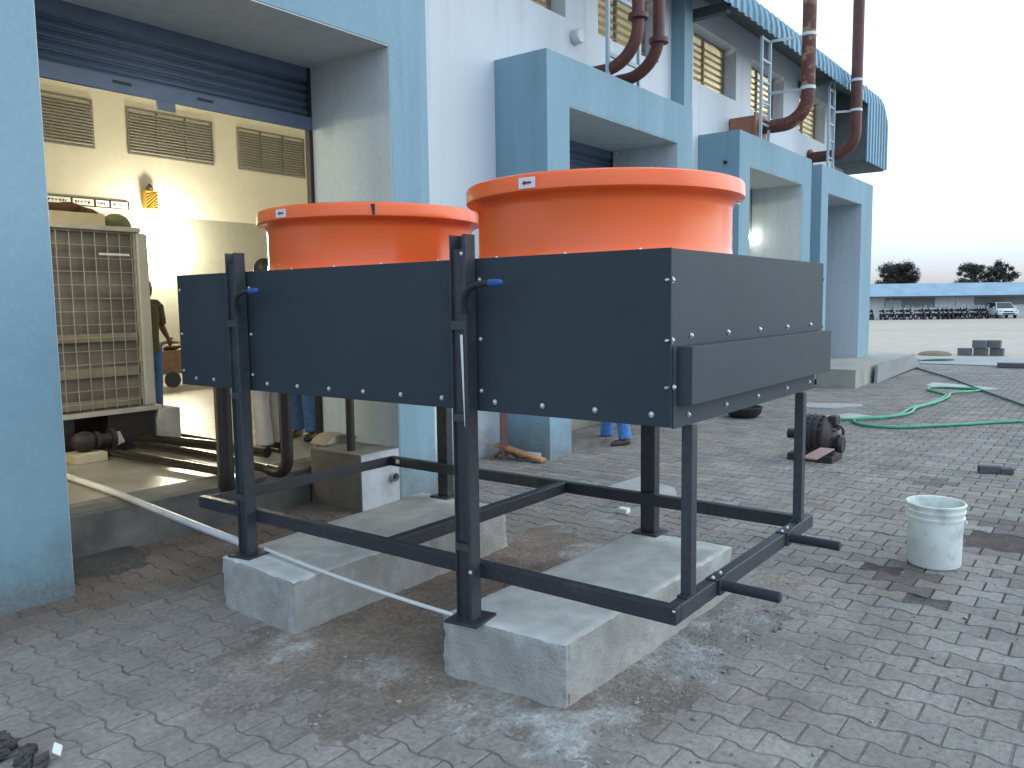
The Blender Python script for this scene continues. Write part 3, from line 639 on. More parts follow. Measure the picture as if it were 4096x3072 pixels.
# shutters
def shutter(a,c,zb,tab=False):
    b=MB(); zt=3.588; pitch=.0675; n=int((zt-zb-.11)/pitch); y=5.60; K=5
    pr=[]
    for i in range(n*K+1):
        u=i/K; pr.append((y+.011*math.cos(2*math.pi*u), zb+.11+u*pitch))
    for i in range(len(pr)-1): b.poly([(a+.01,*pr[i]),(c-.01,*pr[i]),(c-.01,*pr[i+1]),(a+.01,*pr[i+1])])
    s_=b.build('roller_shutter', shut, B, smooth=True); m_=s_.modifiers.new('solid','SOLIDIFY'); m_.thickness=.004
    q=MB(); q.box(a+.01,y-.018,zb,c-.01,y+.012,zb+.108); q.build('bottom_rail', shut, s_, bevel=.003)
    if tab:
        MB().box(3.211,y-.022,zb-.065,3.350,y-.002,zb+.001).build('lock_tab', shut, s_, bevel=.002)
        q=MB(); q.box(2.90,y-.022,zb+.055,3.03,y-.0185,zb+.075); q.box(3.53,y-.022,zb+.055,3.66,y-.0185,zb+.075); q.build('lock_slot', black, s_)
    MB().box(a+.0045,5.585,.0,a+.05,5.64,zt).build('shutter_guide', darkb, s_); MB().box(c-.04,5.585,.0,c-.0045,5.64,zt).build('shutter_guide', darkb, s_)
    MB().box(a-.1,5.66,3.40,c+.1,5.98,3.85).build('shutter_hood', shut, s_); MB().box(a+.01,5.59,zt-.10,c-.01,5.655,zt+.2).build('shutter_head', shut, s_)
shutter(2.02,4.60,3.072,True); shutter(7.13,9.62,2.4); shutter(12.07,14.5,3.3); shutter(16.03,18.42,.3)

tag(MB().box(4.18,4.664,-.02,4.594,5.256,.452).build('doorway_block', blockm, bevel=.006), 'stained concrete block filling the right corner of the open doorway', 'concrete block')
b_ = bpy.data.objects['doorway_block']
MB().box(4.188,4.657,0,4.592,4.6635,.446).build('whitewashed_face', whitew, b_)
q=MB(); q.lathe((4.515,4.650,.225),[(.035,-.03),(.035,.005),(.027,.005),(.027,-.028)],20,'y',False); q.build('pipe_hole_rim', whitew, b_, smooth=True)
MB().cyl((4.515,4.6565,.225),(4.515,4.6535,.225),.0265,20).build('pipe_hole', black, b_)
MB().box(4.60,5.27,.2801,4.605,5.2705,.2806)
# raised apron at the far corner with its sloping edge slab
a_ = MB(); a_.extrude([(15.2,3.86,-.03),(20.0,3.9,-.03),(20.4,5.9,-.03),(15.2,4.64,-.03)],(0,0,.36))
tag(a_.build('door_apron', M('apron_concrete',(.36,.35,.31),.9,var=.15,scale=3,big=.15), origin=(0,0,0)), kind='structure')
a_ = MB(); a_.extrude([(16.28,3.80,.0),(16.35,3.80,.34),(19.8,3.84,.36),(20.4,3.84,.05)],(0,-.05,0))
tag(a_.build('leaning_slab', kerbm), 'pale concrete slab leaning along the edge of the raised apron at the far corner', 'slab')

# ------------------------------------------------------------------ exhaust pipes and their supports
def elbow_pipe(x, yw, zh, yv, ztop, r, re=.42):
    pts=[(x,yw,zh)]+[tuple(p) for p in arc((x,yv+re,zh+re),re,-math.pi/2,-math.pi,(0,1,0),(0,0,1),10)]+[(x,yv,ztop)]
    return pts
def exhaust(x,yw,zh,yv,ztop,r,label,mat,fl,clamps,re=.42,cap=None):
    t=thing('exhaust_pipe',(x,yw,zh-r),label,'exhaust pipe','red oxide exhaust pipes above the doors')
    pts=elbow_pipe(x,yw,zh,yv,ztop,r,re)
    MB().tube(pts,r,18).build('pipe_run',mat,t,smooth=True)
    q=MB(); q.cyl((x,yw-.0,zh),(x,yw-.03,zh),r*1.55,20); q.build('wall_flange',mat,t)
    for z in fl: MB().cyl((x,yv,z-.028),(x,yv,z+.028),r*1.62,20).build('flange',mat,t,bevel=.004)
    for z in clamps: MB().lathe((x,yv,z),[(r+.001,-.025),(r+.008,-.025),(r+.008,.025),(r+.001,.025)],20,close=False).build('clamp_ring',whitest,t)
    return t
exhaust(8.10,5.29,4.17,4.39,9.0,.068,'left of the two curved red oxide pipes above the second doorway',rust,[4.66],[])
exhaust(8.58,5.29,4.17,4.39,9.0,.068,'right of the two curved red oxide pipes, the one with a white and blue band',rust,[4.52],[5.08])
o=[q for q in bpy.data.objects if q.name.startswith('exhaust_pipe')][1]
MB().lathe((8.58,4.39,5.17),[(.0695,-.065),(.0705,-.06),(.0705,.06),(.0695,.065)],20,close=False).build('blue_band',M('blue_band_paint',(.03,.16,.26),.5),o)
exhaust(13.02,4.84,4.33,4.12,9.6,.103,'tall rusty patched exhaust pipe rising from the orange brown duct over the third doorway',rust2,[],[4.83,5.62],.40)
exhaust(16.9,5.28,4.42,4.42,10.2,.105,'tall plain dark red exhaust pipe nearest the far end of the factory',rust,[],[5.22,5.78],.40)
t=thing('duct_box',(13.0,5.05,4.07),'square orange brown duct box on top of the third door surround','duct')
MB().box(12.80,4.87,4.075,13.22,5.285,4.50).build('duct_body',ductm,t,bevel=.006); MB().box(12.76,4.842,4.075,13.26,4.8695,4.54).build('duct_flange',ductm,t)
def ladder(x0,x1,y,z0,z1,yv,xs,arms,label):
    t=thing('support_ladder',((x0+x1)/2,y,z0),label,'pipe support','pale blue pipe support ladders')
    for x in (x0,x1): MB().box(x-.02,y-.02,z0,x+.02,y+.02,z1).build('upright',palest,t)
    q=MB(); z=z0+.25
    while z<z1: q.box(x0+.0205,y-.015,z-.015,x1-.0205,y+.015,z+.015); z+=.32
    q.build('rungs',palest,t)
    for z in arms: MB().obox(((x1+xs)/2,(y+yv)/2,z),((xs-x1)/2,(yv-y)/2,0),(.004,.004,0),(0,0,.02)).build('arm',whitest if z>5.2 else palest,t)
ladder(12.60,12.96,4.70,4.07,5.62,4.22,13.02,(4.83,5.62),'pale blue support ladder beside the rusty patched exhaust pipe')
ladder(16.45,16.78,4.80,4.07,5.85,4.52,16.9,(5.22,5.78),'pale blue support ladder beside the farthest exhaust pipe')
t=thing('pipe_trestle',(8.4,4.74,4.07),'pale blue pipe support frame with cross bars behind the two curved pipes','pipe support')
for x in (8.05,8.76): MB().box(x-.02,4.72,4.07,x+.02,4.76,5.65).build('upright',palest,t); MB().box(x-.07,4.67,4.0705,x+.07,4.81,4.08).build('foot',conc,t)
for z in (4.33,4.98): MB().box(8.0705,4.725,z-.022,8.7395,4.755,z+.022).build('cross_bar',palest,t)
t=thing('round_fitting',(8.24,5.27,4.62),'small round white fitting on the wall behind the left curved pipe','fitting')
MB().lathe((8.24,5.25,4.66),[(.0,-.05),(.07,-.048),(.085,-.03),(.085,.045),(.0,.045)],20,'y').build('cover',whitest,t,smooth=True)
tag(MB().lathe((8.9,5.24,4.42),[(0,-.05),(.06,-.05),(.065,-.02),(.04,.05)],16,'y').build('junction_box',palest,smooth=True),'small round grey fitting on the wall low behind the right curved pipe','fitting')
tag(MB().cyl((11.646,4.86,3.62),(11.60,4.86,3.62),.025,12).build('pipe_end',black),'tiny black pipe end sticking out of the side of the third door surround','pipe end')

# ------------------------------------------------------------------ lamps of the place
def point(loc, w, colr, rad, name):
    d=bpy.data.lights.new(name,'POINT'); d.energy=w; d.color=colr; d.shadow_soft_size=rad
    o=bpy.data.objects.new(name,d); col.objects.link(o); o.location=loc; return o
WARM=(1.0,.90,.66)
def flood(x,y,z,axis,label,w,colr):
    t=thing('flood_lamp',(x,y,z-.16),label,'lamp','flood lamps on the hall walls')
    if axis=='y':
        MB().box(x-.10,y+.02,z-.09,x+.10,y+.14,z+.09).build('lamp_housing',paper,t); MB().box(x-.23,y,z-.21,x+.23,y+.0195,z+.21).build('lamp_glass',lampm,t); off=(0,-.5,-.1)  # glass enlarged so its glow stands in for the lamp's glare
    else:
        MB().box(x+.02,y-.17,z-.15,x+.14,y+.17,z+.15).build('lamp_housing',ventm,t); MB().box(x,y-.15,z-.13,x+.0195,y+.15,z+.13).build('lamp_glass',lampm,t); off=(-.35,0,.16)
    l=point((0,0,0),w,colr,.14,'flood_light'); l.parent=t; l.location=off
flood(8.56,15.05,3.03,'y','dazzling lit flood lamp on the hall back wall beside the yellow striped box',190,(1,.91,.68))
flood(-4.0,15.05,3.05,'y','lit flood lamp on the hall back wall behind the cooling unit',330,WARM)
t=thing('wall_lamp',(0.6,5.75,2.9),'lit lamp on the inner side of the front wall beside the first doorway','lamp')
MB().box(.48,5.60,2.97,.72,5.70,3.13).build('lamp_housing',paper,t); MB().box(.47,5.7005,2.96,.73,5.72,3.14).build('lamp_glass',lampm3,t)
l=point((0,0,0),120,WARM,.14,'wall_light'); l.parent=t; l.location=(0,.25,.15)
t=thing('door_bulb',(14.36,5.50,2.66),'bright bare bulb glowing at the back edge of the third doorway','lamp')
MB().ell((14.36,5.50,2.735),.05,14,9).build('bulb',lampm2,t); MB().cyl((14.36,5.50,2.78),(14.36,5.50,3.575),.008,8).build('cord',black,t)
flood(19.05,7.30,3.09,'x','lit flood lamp on the hall end wall, far behind the third doorway',260,WARM)
t=thing('small_bulb',(9.54,5.5,3.5),'tiny white bulb at the upper right corner of the second doorway','lamp')
MB().ell((9.56,5.5,3.545),.022,10,7).build('bulb',whitest,t)

# ------------------------------------------------------------------ cooling unit inside the hall and what stands on it
t=thing('chiller_unit',(3.2,8.0,.28),'big wire guarded cooling unit with a cream corner post standing inside the doorway','cooling unit')
MB().box(1.9,7.46,.68,3.96,9.2,2.28).build('cabinet',coil,t)
b=MB(); b.box(1.88,7.385,.632,4.13,9.25,.675); b.build('base_beam',cab,t)
b=MB(); b.box(1.88,7.385,2.30,4.02,9.25,2.345); b.build('top_cover',cab,t,bevel=.01)
pr=[(3.975,7.40),(4.06,7.40),(4.10,7.43),(4.115,7.5),(4.115,9.2),(3.975,9.2)]
MB().extrude([(x,y,.676) for x,y in pr],(0,0,1.6235)).build('corner_post',cab,t,bevel=.02)
b=MB()
for i in range(20): x=1.93+.111*i; b.cyl((x if x<3.96 else 3.955,7.405,.68),(x if x<3.96 else 3.955,7.405,2.295),.0035,6)
z=.75
while z<2.3: b.cyl((1.9,7.40,z),(3.96,7.40,z),.0035,6); z+=.118
b.build('wire_guard',wire,t)
for z in (1.33,1.02,.73): MB().box(1.92,7.425,z-.03,3.94,7.455,z+.045).build('guard_band',M('dusty_band',(.26,.23,.17),.7),t)
MB().box(3.62,7.392,2.08,3.90,7.3965,2.10).build('white_strip',paper,t)
for x in (1.95,2.9,3.62): MB().box(x,7.42,.281,x+.42,9.0,.631).build('support_leg',darkb,t)
t2=MB().box(4.09,7.38,.281,4.31,8.5,.631).build('support_block',conc,t,bevel=.006)
MB().obox((3.66,7.39,.40),(.06,0,.02),(0,.02,0),(-.02,0,.05)).build('skid_bracket',cab,t)
tag(MB().box(2.9,7.60,2.346,3.80,8.3,2.47).build('carton',cartonm,bevel=.008),'flat cream carton lying on top of the cooling unit','carton')
b=MB(); b.tube(smoothpath([(2.95,7.75,2.49),(3.2,7.75,2.50),(3.45,7.76,2.515),(3.68,7.78,2.50),(3.80,7.8,2.455),(3.86,7.8,2.385)],4),[.04]*6+[.045]*8+[.055]*7,12); b.ell((3.55,7.78,2.525),(.12,.09,.05),12,8)
tag(b.build('sack',sackm,smooth=True),'brown sack draped over the cream carton','sack')
t=thing('hard_hat',(4.05,7.9,2.346),'olive green safety helmet on the corner of the cooling unit','helmet')
MB().lathe((4.05,7.9,2.35),[(.145,0),(.143,.03),(.13,.08),(.10,.13),(.05,.16),(0,.168)],24).build('shell',helm,t,smooth=True); MB().lathe((4.07,7.9,2.352),[(.165,0),(.168,.008),(.14,.012)],24).build('brim',helm,t)
# pipes on the hall floor and the two risers
def lie(pts,r,mat,label,name='floor_pipe',grp='pipes lying on the hall floor'):
    return tag(MB().tube(smoothpath(pts,8),r,14).build(name,mat,smooth=True),label,'pipe',grp)
lie([(3.45,7.25,.34),(3.50,6.6,.335),(3.55,5.6,.335),(3.50,5.3,.335),(3.36,5.08,.335),(3.27,5.0,.34)],.035,blackp,'black floor pipe nearest the doorway sill')
lie([(3.80,7.3,.345),(3.86,6.7,.34),(3.855,6.0,.34),(3.80,5.4,.345),(3.76,5.2,.35)],.037,blackp,'black floor pipe in the middle of the three')
lie([(3.80,7.8,.36),(4.0,7.2,.36),(4.12,6.5,.36),(4.16,5.8,.36)],.045,blackp,'thicker black floor pipe starting under the cooling unit')
lie([(4.46,7.75,.31),(4.45,6.9,.31),(4.44,6.0,.31)],.02,brownp,'thin dark pipe on the floor beside the concrete support block')
t=thing('valve_body',(3.28,7.2,.28),'lumpy dark valve under the front of the cooling unit','valve')
MB().ell((3.29,7.2,.45),(.11,.09,.09),14,10).build('casing',motorm,t,smooth=True); MB().lathe((3.40,7.2,.45),[(.0,-.02),(.075,-.02),(.075,.02),(.0,.02)],18,'x').build('flange',motorm,t); MB().lathe((3.55,7.24,.44),[(.05,-.1),(.055,-.02),(.09,-.015),(.09,.02),(.05,.03)],18,'x').build('coupling',motorm,t,smooth=True)
tag(MB().box(3.15,7.05,.281,3.42,7.32,.36).build('wooden_block',cartonm,bevel=.006),'pale block of wood under the dark valve','block')
t=thing('riser_pipe',(3.2,4.94,.28),'thick dark riser pipe behind the far front leg of the machine','pipe','dark riser pipes behind the machine')
MB().tube([(3.27,5.0,.33),(3.22,4.96,.335),(3.2,4.945,.37),(3.2,4.94,.45),(3.2,4.94,1.35)]+[tuple(p) for p in arc((3.2,4.82,1.35),.12,0,math.pi/2,(0,1,0),(0,0,1),6)]+[(3.2,4.37,1.47)],.056,16).build('riser',brownp,t,smooth=True)
t=thing('riser_pipe',(3.745,4.98,.28),'thinner dark riser pipe with an elbow turning into the doorway','pipe','dark riser pipes behind the machine')
MB().tube([(3.76,5.22,.35)]+[tuple(p) for p in arc((3.745,5.10,.47),.12,1.5*math.pi,math.pi,(0,1,0),(0,0,1),8)]+[(3.745,4.98,1.35)]+[tuple(p) for p in arc((3.745,4.86,1.35),.12,0,math.pi/2,(0,1,0),(0,0,1),6)]+[(3.745,4.37,1.47)],.048,16).build('riser',brownp,t,smooth=True)
tag(MB().cyl((4.285,4.88,.452),(4.285,4.88,1.6),.034,14).build('standing_post',brownp,smooth=True),'slim dark post standing on the doorway block','post')
b=MB(); b.extrude([(4.30,4.98,.455),(4.50,5.02,.455),(4.52,5.5,.455),(4.36,5.55,.455),(4.25,5.3,.455)],(0,0,.012)); 
pts=[(4.27+.07*i,5.18+.06*math.sin(i*.8),.458+.06*math.sin(math.pi*i/6)) for i in range(7)]
b=MB(); 
for i in range(6):
    b.extrude([pts[i],pts[i+1],(pts[i+1][0]+.03,pts[i+1][1]+.22,pts[i+1][2]),(pts[i][0]+.03,pts[i][1]+.22,pts[i][2])],(0,0,.006))
tag(b.build('curled_board',M('dusty_board',(.33,.25,.19),.9)),'curled brown sheet of board on top of the doorway block','board')
# far wall fittings
t=thing('wall_sign',(7.0,15.19,3.45),'long dark framed strip sign with white cells high on the hall back wall','sign')
MB().box(5.0,15.17,3.452,8.06,15.199,3.602).build('board',darkb,t)
b=MB(); k2=MB(); xs=[5.03,5.7,6.35,7.0,7.41,7.69,8.04]
for i in range(len(xs)-1):
    b=MB(); k2=MB(); b.box(xs[i]+.02,15.164,3.47,xs[i+1]-.02,15.1695,3.582); x=xs[i]+.06
    while x<xs[i+1]-.08:
        w=random.uniform(.02,.05); h=random.uniform(.025,.05); k2.box(x,15.1615,3.525-h/2,x+w*.35,15.1635,3.525+h/2); k2.box(x+w*.36,15.1615,3.52+random.uniform(-.02,.015),x+w,15.1635,3.535+random.uniform(-.0,.015)); x+=w+.02
    c_=b.build('white_cell',paper,t); k2.build('lettering',darkb,c_)
t=thing('hazard_box',(8.45,15.15,3.49),'yellow box with black diagonal stripes and a dark knob hung on the hall back wall','hazard box')
MB().box(8.335,15.05,3.496,8.566,15.195,3.83).build('striped_body',yellow,t)
b=MB()
for i in range(-4,6):
    z=3.50+i*.062; P=[]
    for (x,zz) in ((8.337,z),(8.564,z+.20),(8.564,z+.229),(8.337,z+.029)): P.append((x,15.0485,min(max(zz,3.498),3.828)))
    if len({round(p[2],4) for p in P})>2: b.extrude(P[::-1],(0,-.002,0))
b.build('black_stripes',darkb,t); MB().tube([(8.45,15.12,3.83),(8.45,15.12,3.89),(8.45,15.12,3.97)],[.06,.07,.02],12).build('knob',stickm,t,smooth=True)
t=thing('hand_cart',(7.2,12.5,.28),'rusty brown cart with a white rail in front of the hall back wall','cart')
MB().box(7.02,12.5,.52,8.3,13.1,.9).build('cart_body',cartm,t,bevel=.02)
MB().tube(smoothpath([(6.99,12.45,.62),(7.0,12.45,.9),(7.06,12.45,.985),(7.2,12.45,.99),(8.2,12.45,.99)],4),.018,10).build('rail',paper,t,smooth=True)
for x in (7.2,8.0): MB().lathe((x,12.5,.42),[(.05,-.03),(.13,-.03),(.13,.03),(.05,.03)],18,'y').build('wheel',black,t)
MB().ell((7.3,12.7,.98),(.2,.15,.09),10,7).build('load',sackm,t,smooth=True)

# white pvc pipes from the hall across the plinths
tag(MB().tube(smoothpath([(2.86,6.9,.312),(2.80,6.2,.314),(2.74,5.6,.322),(2.66,4.9,.318),(2.60,4.3,.312),(2.562,3.83,.305)],4),.0225,14).build('pvc_pipe',pvc,smooth=True),'thick white plastic pipe sloping out over the doorway sill','pipe')
tag(MB().tube(smoothpath([(2.585,3.66,.298),(2.55,3.3,.292),(2.525,2.9,.283),(2.51,2.5,.279),(2.505,2.24,.279)],4),.0095,10).build('pvc_conduit',pvc,smooth=True),'thin white plastic conduit running between the two front legs','conduit')

# ------------------------------------------------------------------ loose things in the yard
t=thing('bucket',(5.335,.875,.0),'dirty white plastic bucket with two ribs standing open on the pavers','bucket')
cx,cy=5.335,.875; zz=lambda h:h*1.0
prof=[(.142,.002),(.147,.012),(.150,.20),(.1535,.255),(.1535,.262),(.160,.263),(.161,.275),(.1545,.277),(.1555,.298),(.163,.299),(.164,.310),(.157,.312),(.158,.333),(.164,.334),(.1655,.345),(.160,.350),(.152,.348),(.150,.33),(.143,.02),(.0,.015)]
prof=[(r_,z_*1.09) for r_,z_ in prof]
MB().lathe((cx,cy,0),prof,56).build('shell',bucketm,t,smooth=True)
b=MB(); b.ell((cx+.02,cy-.163,.27),(.012,.006,.012),8,6); b.build('handle_lug',bucketm,t)
def Z(P,z): return [(x,y,z) for x,y in P]
h1=[(12.9,0.3),(12.054,1.012),(11.698,1.327),(11.319,1.622),(10.983,1.916),(10.685,2.211),(10.640,2.518),(10.846,2.748),(11.223,2.806),(11.468,2.619),(11.835,2.454),(12.754,2.439),(13.343,2.339),(14.290,2.306),(14.770,2.351),(15.387,2.706),(15.842,2.687),(15.905,2.062),(15.755,1.949),(15.256,2.090),(14.873,2.287),(14.332,2.234),(13.500,2.260),(12.691,2.375),(12.042,2.339),(11.510,2.482),(11.0,2.83),(10.9,3.05),(10.6,3.2),(10.3,3.25)]
P=smoothpath([(x,y,.022+.012*(i>18)) for i,(x,y) in enumerate(h1)],7)
tag(MB().tube(P,.019,10).build('garden_hose',hosem,smooth=True),'bright green hose lying in loose loops on the pavers','hose')
h2=[(22.78,4.47),(22.33,4.13),(22.58,3.64),(22.95,3.50),(22.6,4.0),(21.6,4.2),(20.684,4.055),(19.118,3.375),(17.673,2.70),(15.689,1.940),(13.828,1.183),(12.0,.45)]
tag(MB().tube(smoothpath([(x,y,.04 if 21<x else .028) for x,y in h2],7),.019,10).build('garden_hose',hosem2,smooth=True),'darker green hose running straight from the leaning slab past the loops','hose')
t=thing('old_motor',(8.2,2.42,0),'greasy dark motor with a domed casing dumped on the pavers behind the machine','motor')
MB().lathe((8.24,2.46,.24),[(.0,-.20),(.11,-.19),(.17,-.15),(.20,-.12),(.20,-.10),(.185,-.095),(.185,-.07),(.215,-.065),(.215,-.045),(.195,-.04),(.195,-.01),(.218,-.005),(.218,.015),(.195,.02),(.195,.05),(.212,.055),(.212,.075),(.185,.08),(.18,.14),(.10,.18),(.05,.20),(.05,.27),(.0,.27)],28,'y').build('casing',motorm,t,smooth=True)
b=MB()
for i in range(16):
    a=i*math.pi/8; d=Vector((math.cos(a),0,math.sin(a))); b.obox(Vector((8.24,2.45,.24))+d*.188,d*.012,(0,.09,0),d.cross(Vector((0,1,0)))*.004)
b.build('fins',motorm,t)
for a_ in range(8):
    q_=a_*math.pi/4; MB().cyl((8.24+.10*math.cos(q_),2.27,.24+.10*math.sin(q_)),(8.24+.10*math.cos(q_),2.245,.24+.10*math.sin(q_)),.012,8).build('bolt',motorm,t)
b=MB(); b.box(8.06,2.24,.0,8.42,2.68,.07); b.box(8.08,2.30,.07,8.14,2.62,.16); b.box(8.34,2.30,.07,8.40,2.62,.16); b.build('foot',motorm,t,bevel=.01)
MB().lathe((8.24,2.215,.17),[(.0,-.03),(.08,-.03),(.09,.0),(.07,.05)],18,'y').build('flange',motorm,t); MB().box(8.2,2.25,.36,8.34,2.33,.45).build('terminal_box',motorm,t,bevel=.01)
MB().tube(arc((8.2,2.24,.30),.06,-.5,2.2,(0,-1,0),(0,0,1),8),.014,8).build('lifting_eye',motorm,t,smooth=True)
tag(MB().lathe((10.72,4.17,0),[(.0,.004),(.17,.0),(.23,.06),(.25,.13),(.265,.14),(.25,.146),(.225,.07),(.165,.015),(.0,.012)],32).build('basin',black,smooth=True),'shallow black basin on the pavers behind the machine','basin')
tag(MB().obox((8.42,.955,.035),(.035,-.085,0),(.035,.0145,0),(0,0,.033)).build('brick',brickm,bevel=.008),'dark grey brick lying on the pavers, left of a pair','brick','loose bricks on the pavers')
tag(MB().obox((8.47,.825,.028),(.012,-.05,.006),(.05,.012,0),(0,.003,.026)).build('brick',brickm,bevel=.008),'smaller broken brick lying beside the dark grey one','brick','loose bricks on the pavers')
tag(MB().obox((6.535,4.89,.085),(-.02,.285,.058),(.055,.004,0),(0,-.004,.016)).build('wooden_board',woodm,bevel=.006),'orange brown wooden board propped low beside the blue door surround','board')
t=thing('angle_iron_stand',(6.47,5.05,0),'thin red brown iron upright on a splayed foot before the white wall','stand')
MB().obox((6.49,5.06,.55),(.012,.016,.55),(.03,-.02,0),(.004,.006,0)).build('upright',stickm,t)
for dx,dy in ((.10,-.12),(-.09,.10),(.03,.14)): MB().tube([(6.47,5.05,.13),(6.47+dx,5.05+dy,.012)],.014,8).build('foot',stickm,t)
tag(MB().tube([(6.68,4.74,.037),(6.67,4.86,.04),(6.665,4.94,.04),(6.66,5.0,.04)],[.036,.036,.033,.012],12).build('plastic_bottle',bottlem,smooth=True),'crushed clear blue plastic bottle lying against the door surround','bottle')
tag(MB().extrude([(5.65,3.51,.0),(6.12,3.50,0),(6.44,3.47,0),(6.21,3.01,0),(5.95,2.86,0),(5.63,2.72,0)],(0,0,.022)).build('cement_sheet',M('pale_cement_sheet',(.34,.34,.32),.9,var=.1,scale=6,big=.12,bigscale=2)),'pale flat cement sheet on the pavers behind the machine','sheet')
tag(MB().box(5.30,2.965,.0,5.36,3.04,.035).build('white_chip',paper),'small cream chip of tile on the pavers behind the machine','chip')
tag(MB().obox((11.35,3.0,.006),(.35,-.16,0),(.10,.2,0),(0,0,.005)).build('pale_sheet',M('pale_plastic_sheet',(.36,.38,.37),.5)),'pale sheet lying under the near bend of the green hose','sheet')
tag(MB().extrude([(16.9,2.9,.0),(16.6,2.2,0),(16.3,1.75,0),(16.0,1.9,0),(15.9,2.5,0),(16.2,2.9,0)],(0,0,.012)).build('pale_sheet',M('pale_plastic_sheet_far',(.36,.38,.36),.6)),'pale sheet lying under the far loop of the green hose','sheet')
tag(MB().extrude([(12.1,3.95,.0),(12.7,3.9,0),(12.9,3.2,0),(12.7,3.1,0),(12.2,3.4,0)],(0,0,.01)).build('pale_sheet',M('pale_water_reflection',(.34,.35,.35),.6)),'pale painted water reflection on the pavers left of the hose loops','sheet')  # flat pale strip stands in for light reflected off water
tag(MB().obox((21.3,2.0,.06),(.05,-.35,0),(.12,.02,0),(0,0,.05)).build('dark_plank',brickm),'dark plank lying by the edge of the concrete strip','plank')
b=MB()
for i in range(10):
    rot=Matrix.Rotation(random.uniform(0,6),3,'Z')@Matrix.Rotation(random.uniform(0,2),3,'X')
    b.ell((1.12+random.uniform(-.07,.05),3.10+random.uniform(-.16,.16),.02),(random.uniform(.02,.055),random.uniform(.015,.04),random.uniform(.008,.018)),9,6,rot)
b.v=[(x+random.gauss(0,.008),y+random.gauss(0,.008),max(.001,z+random.gauss(0,.006))) for x,y,z in b.v]
sc=b.build('scrap_heap',cloud); tag(sc,'small heap of black scrap cloth at the near left edge of the paving','scrap')
MB().obox((1.20,2.98,.035),(.012,.018,.006),(-.010,.008,.008),(0,.001,.003)).build('paper_scrap',paper,sc)

# brick pile, mound
n=0; bl=[('lower left block of the far grey block pile',25.55,3.62,0),('lower middle block of the far grey block pile',25.7,3.25,0),('lower right block of the far grey block pile',25.85,2.88,0),('upper left block of the far grey block pile',25.65,3.28,.22),('upper right block of the far grey block pile',25.8,2.95,.22)]
for lab,x,y,z in bl:
    z0=gz(x)+.02+z
    tag(MB().obox((x,y,z0+.105),(.02,.165,0),(.10,-.01,0),(0,0,.105)).build('concrete_block',M('grey_block',(.15,.155,.165),.95,var=.15,scale=4),bevel=.01),lab,'block','grey blocks piled at the field edge')
tag(MB().ell((25.4,4.35,-.02),(.5,.45,.13),16,8).build('soil_mound',M('brown_mound',(.20,.15,.10),.95,bump=.5,bscale=10),smooth=True),'low brown mound of soil at the field edge left of the grey blocks','mound')

# ------------------------------------------------------------------ far shed, motorcycles, car, trees
u=Vector((.605,-.796,0)); nrm=Vector((-.796,-.605,0)); S0=Vector((85.5,20.6,-.535))
def sp(a,b,z): p=S0+u*a-nrm*b; return (p.x,p.y,z)
t=thing('parking_shed',tuple(S0+u*10),'long low parking shed with a blue sheet roof across the field','shed')
b=MB(); b.extrude([sp(-14,0,1.72),sp(-14,2.9,3.0),sp(-14,2.9,3.05),sp(-14,0,1.77)],u*60); b.build('roof',M('pale_blue_shed_roof',(.20,.31,.39),.6,var=.15,scale=.8,stretch=(1,1,1)),t)
b=MB(); b.extrude([sp(-14,-.05,1.62),sp(-14,.05,1.62),sp(-14,.05,1.76),sp(-14,-.05,1.76)],u*60); b.build('gutter',M('dark_gutter',(.05,.06,.08),.6),t)
b=MB(); b.extrude([sp(-14,1.5,-.55),sp(-14,1.7,-.55),sp(-14,1.7,2.3),sp(-14,1.5,2.3)],u*60); b.build('back_wall',shedw,t)
for a0,a1,z0 in ((2.2,7.2,.65),(8.6+2.6,16.7,.78),(19.9,25,.8),(-10,-1.5,.7)):
    p_=MB().extrude([sp(a0,1.42,z0),sp(a0,1.46,z0),sp(a0,1.46,2.2),sp(a0,1.42,2.2)],u*(a1-a0)).build('grey_panel',shedp,t)
MB().extrude([sp(2.2,1.37,.65),sp(2.2,1.40,.65),sp(2.2,1.40,1.4),sp(2.2,1.37,1.4)],u*1.6).build('pale_panel',M('pale_grey_panel',(.42,.45,.46),.8),t)
for a in (-6,2.2,8.6,16.8,24): MB().cyl(sp(a,.15,-.55),sp(a,.15,1.75),.06,8).build('post',shedp,t)
def moto(kind):
    b=MB(); r=.29; b.m=2
    for x in (-.62,.62): b.lathe((x,0,r),[(r-.10,-.05),(r,-.06),(r+.01,0),(r,.06),(r-.10,.05)],14,'y',False)
    b.m=0; b.box(-.30,-.13,.25,.28,.13,.55); b.ell((.12,0,.80),(.30,.16,.14),10,7); b.ell((-.35,0,.80),(.40,.13,.07),10,6); b.ell((-.72,0,.78),(.16,.09,.09),8,6)
    b.tube([(.62,0,.29),(.42,0,.95)],.05,8); b.ell((.60,0,.66),(.24,.09,.06),8,6); b.ell((.50,0,.93),(.11,.13,.14),10,7)
    b.m=1; b.tube([(.38,-.36,1.02),(.42,-.12,.98),(.42,.12,.98),(.38,.36,1.02)],.02,6); b.ell((.60,0,.95),(.05,.08,.08),8,6)
    for y in (-.30,.30): b.tube([(.42,y,1.0),(.44,y*1.1,1.17)],.01,5); b.ell((.44,y*1.12,1.21),(.02,.07,.045),8,5)
    b.tube([(-.1,.2,.35),(-.85,.22,.42)],.045,8)
    b.m=2; b.tube([(-.1,-.1,.2),(.0,-.3,.0)],.02,5)
    return b
ML={}
for kind,m in (('dark',bikem),('maroon',bikered)):
    o=moto(kind).build('motorcycle',[m,bikeg,black],origin=(0,0,0),smooth=True); ML[kind]=o
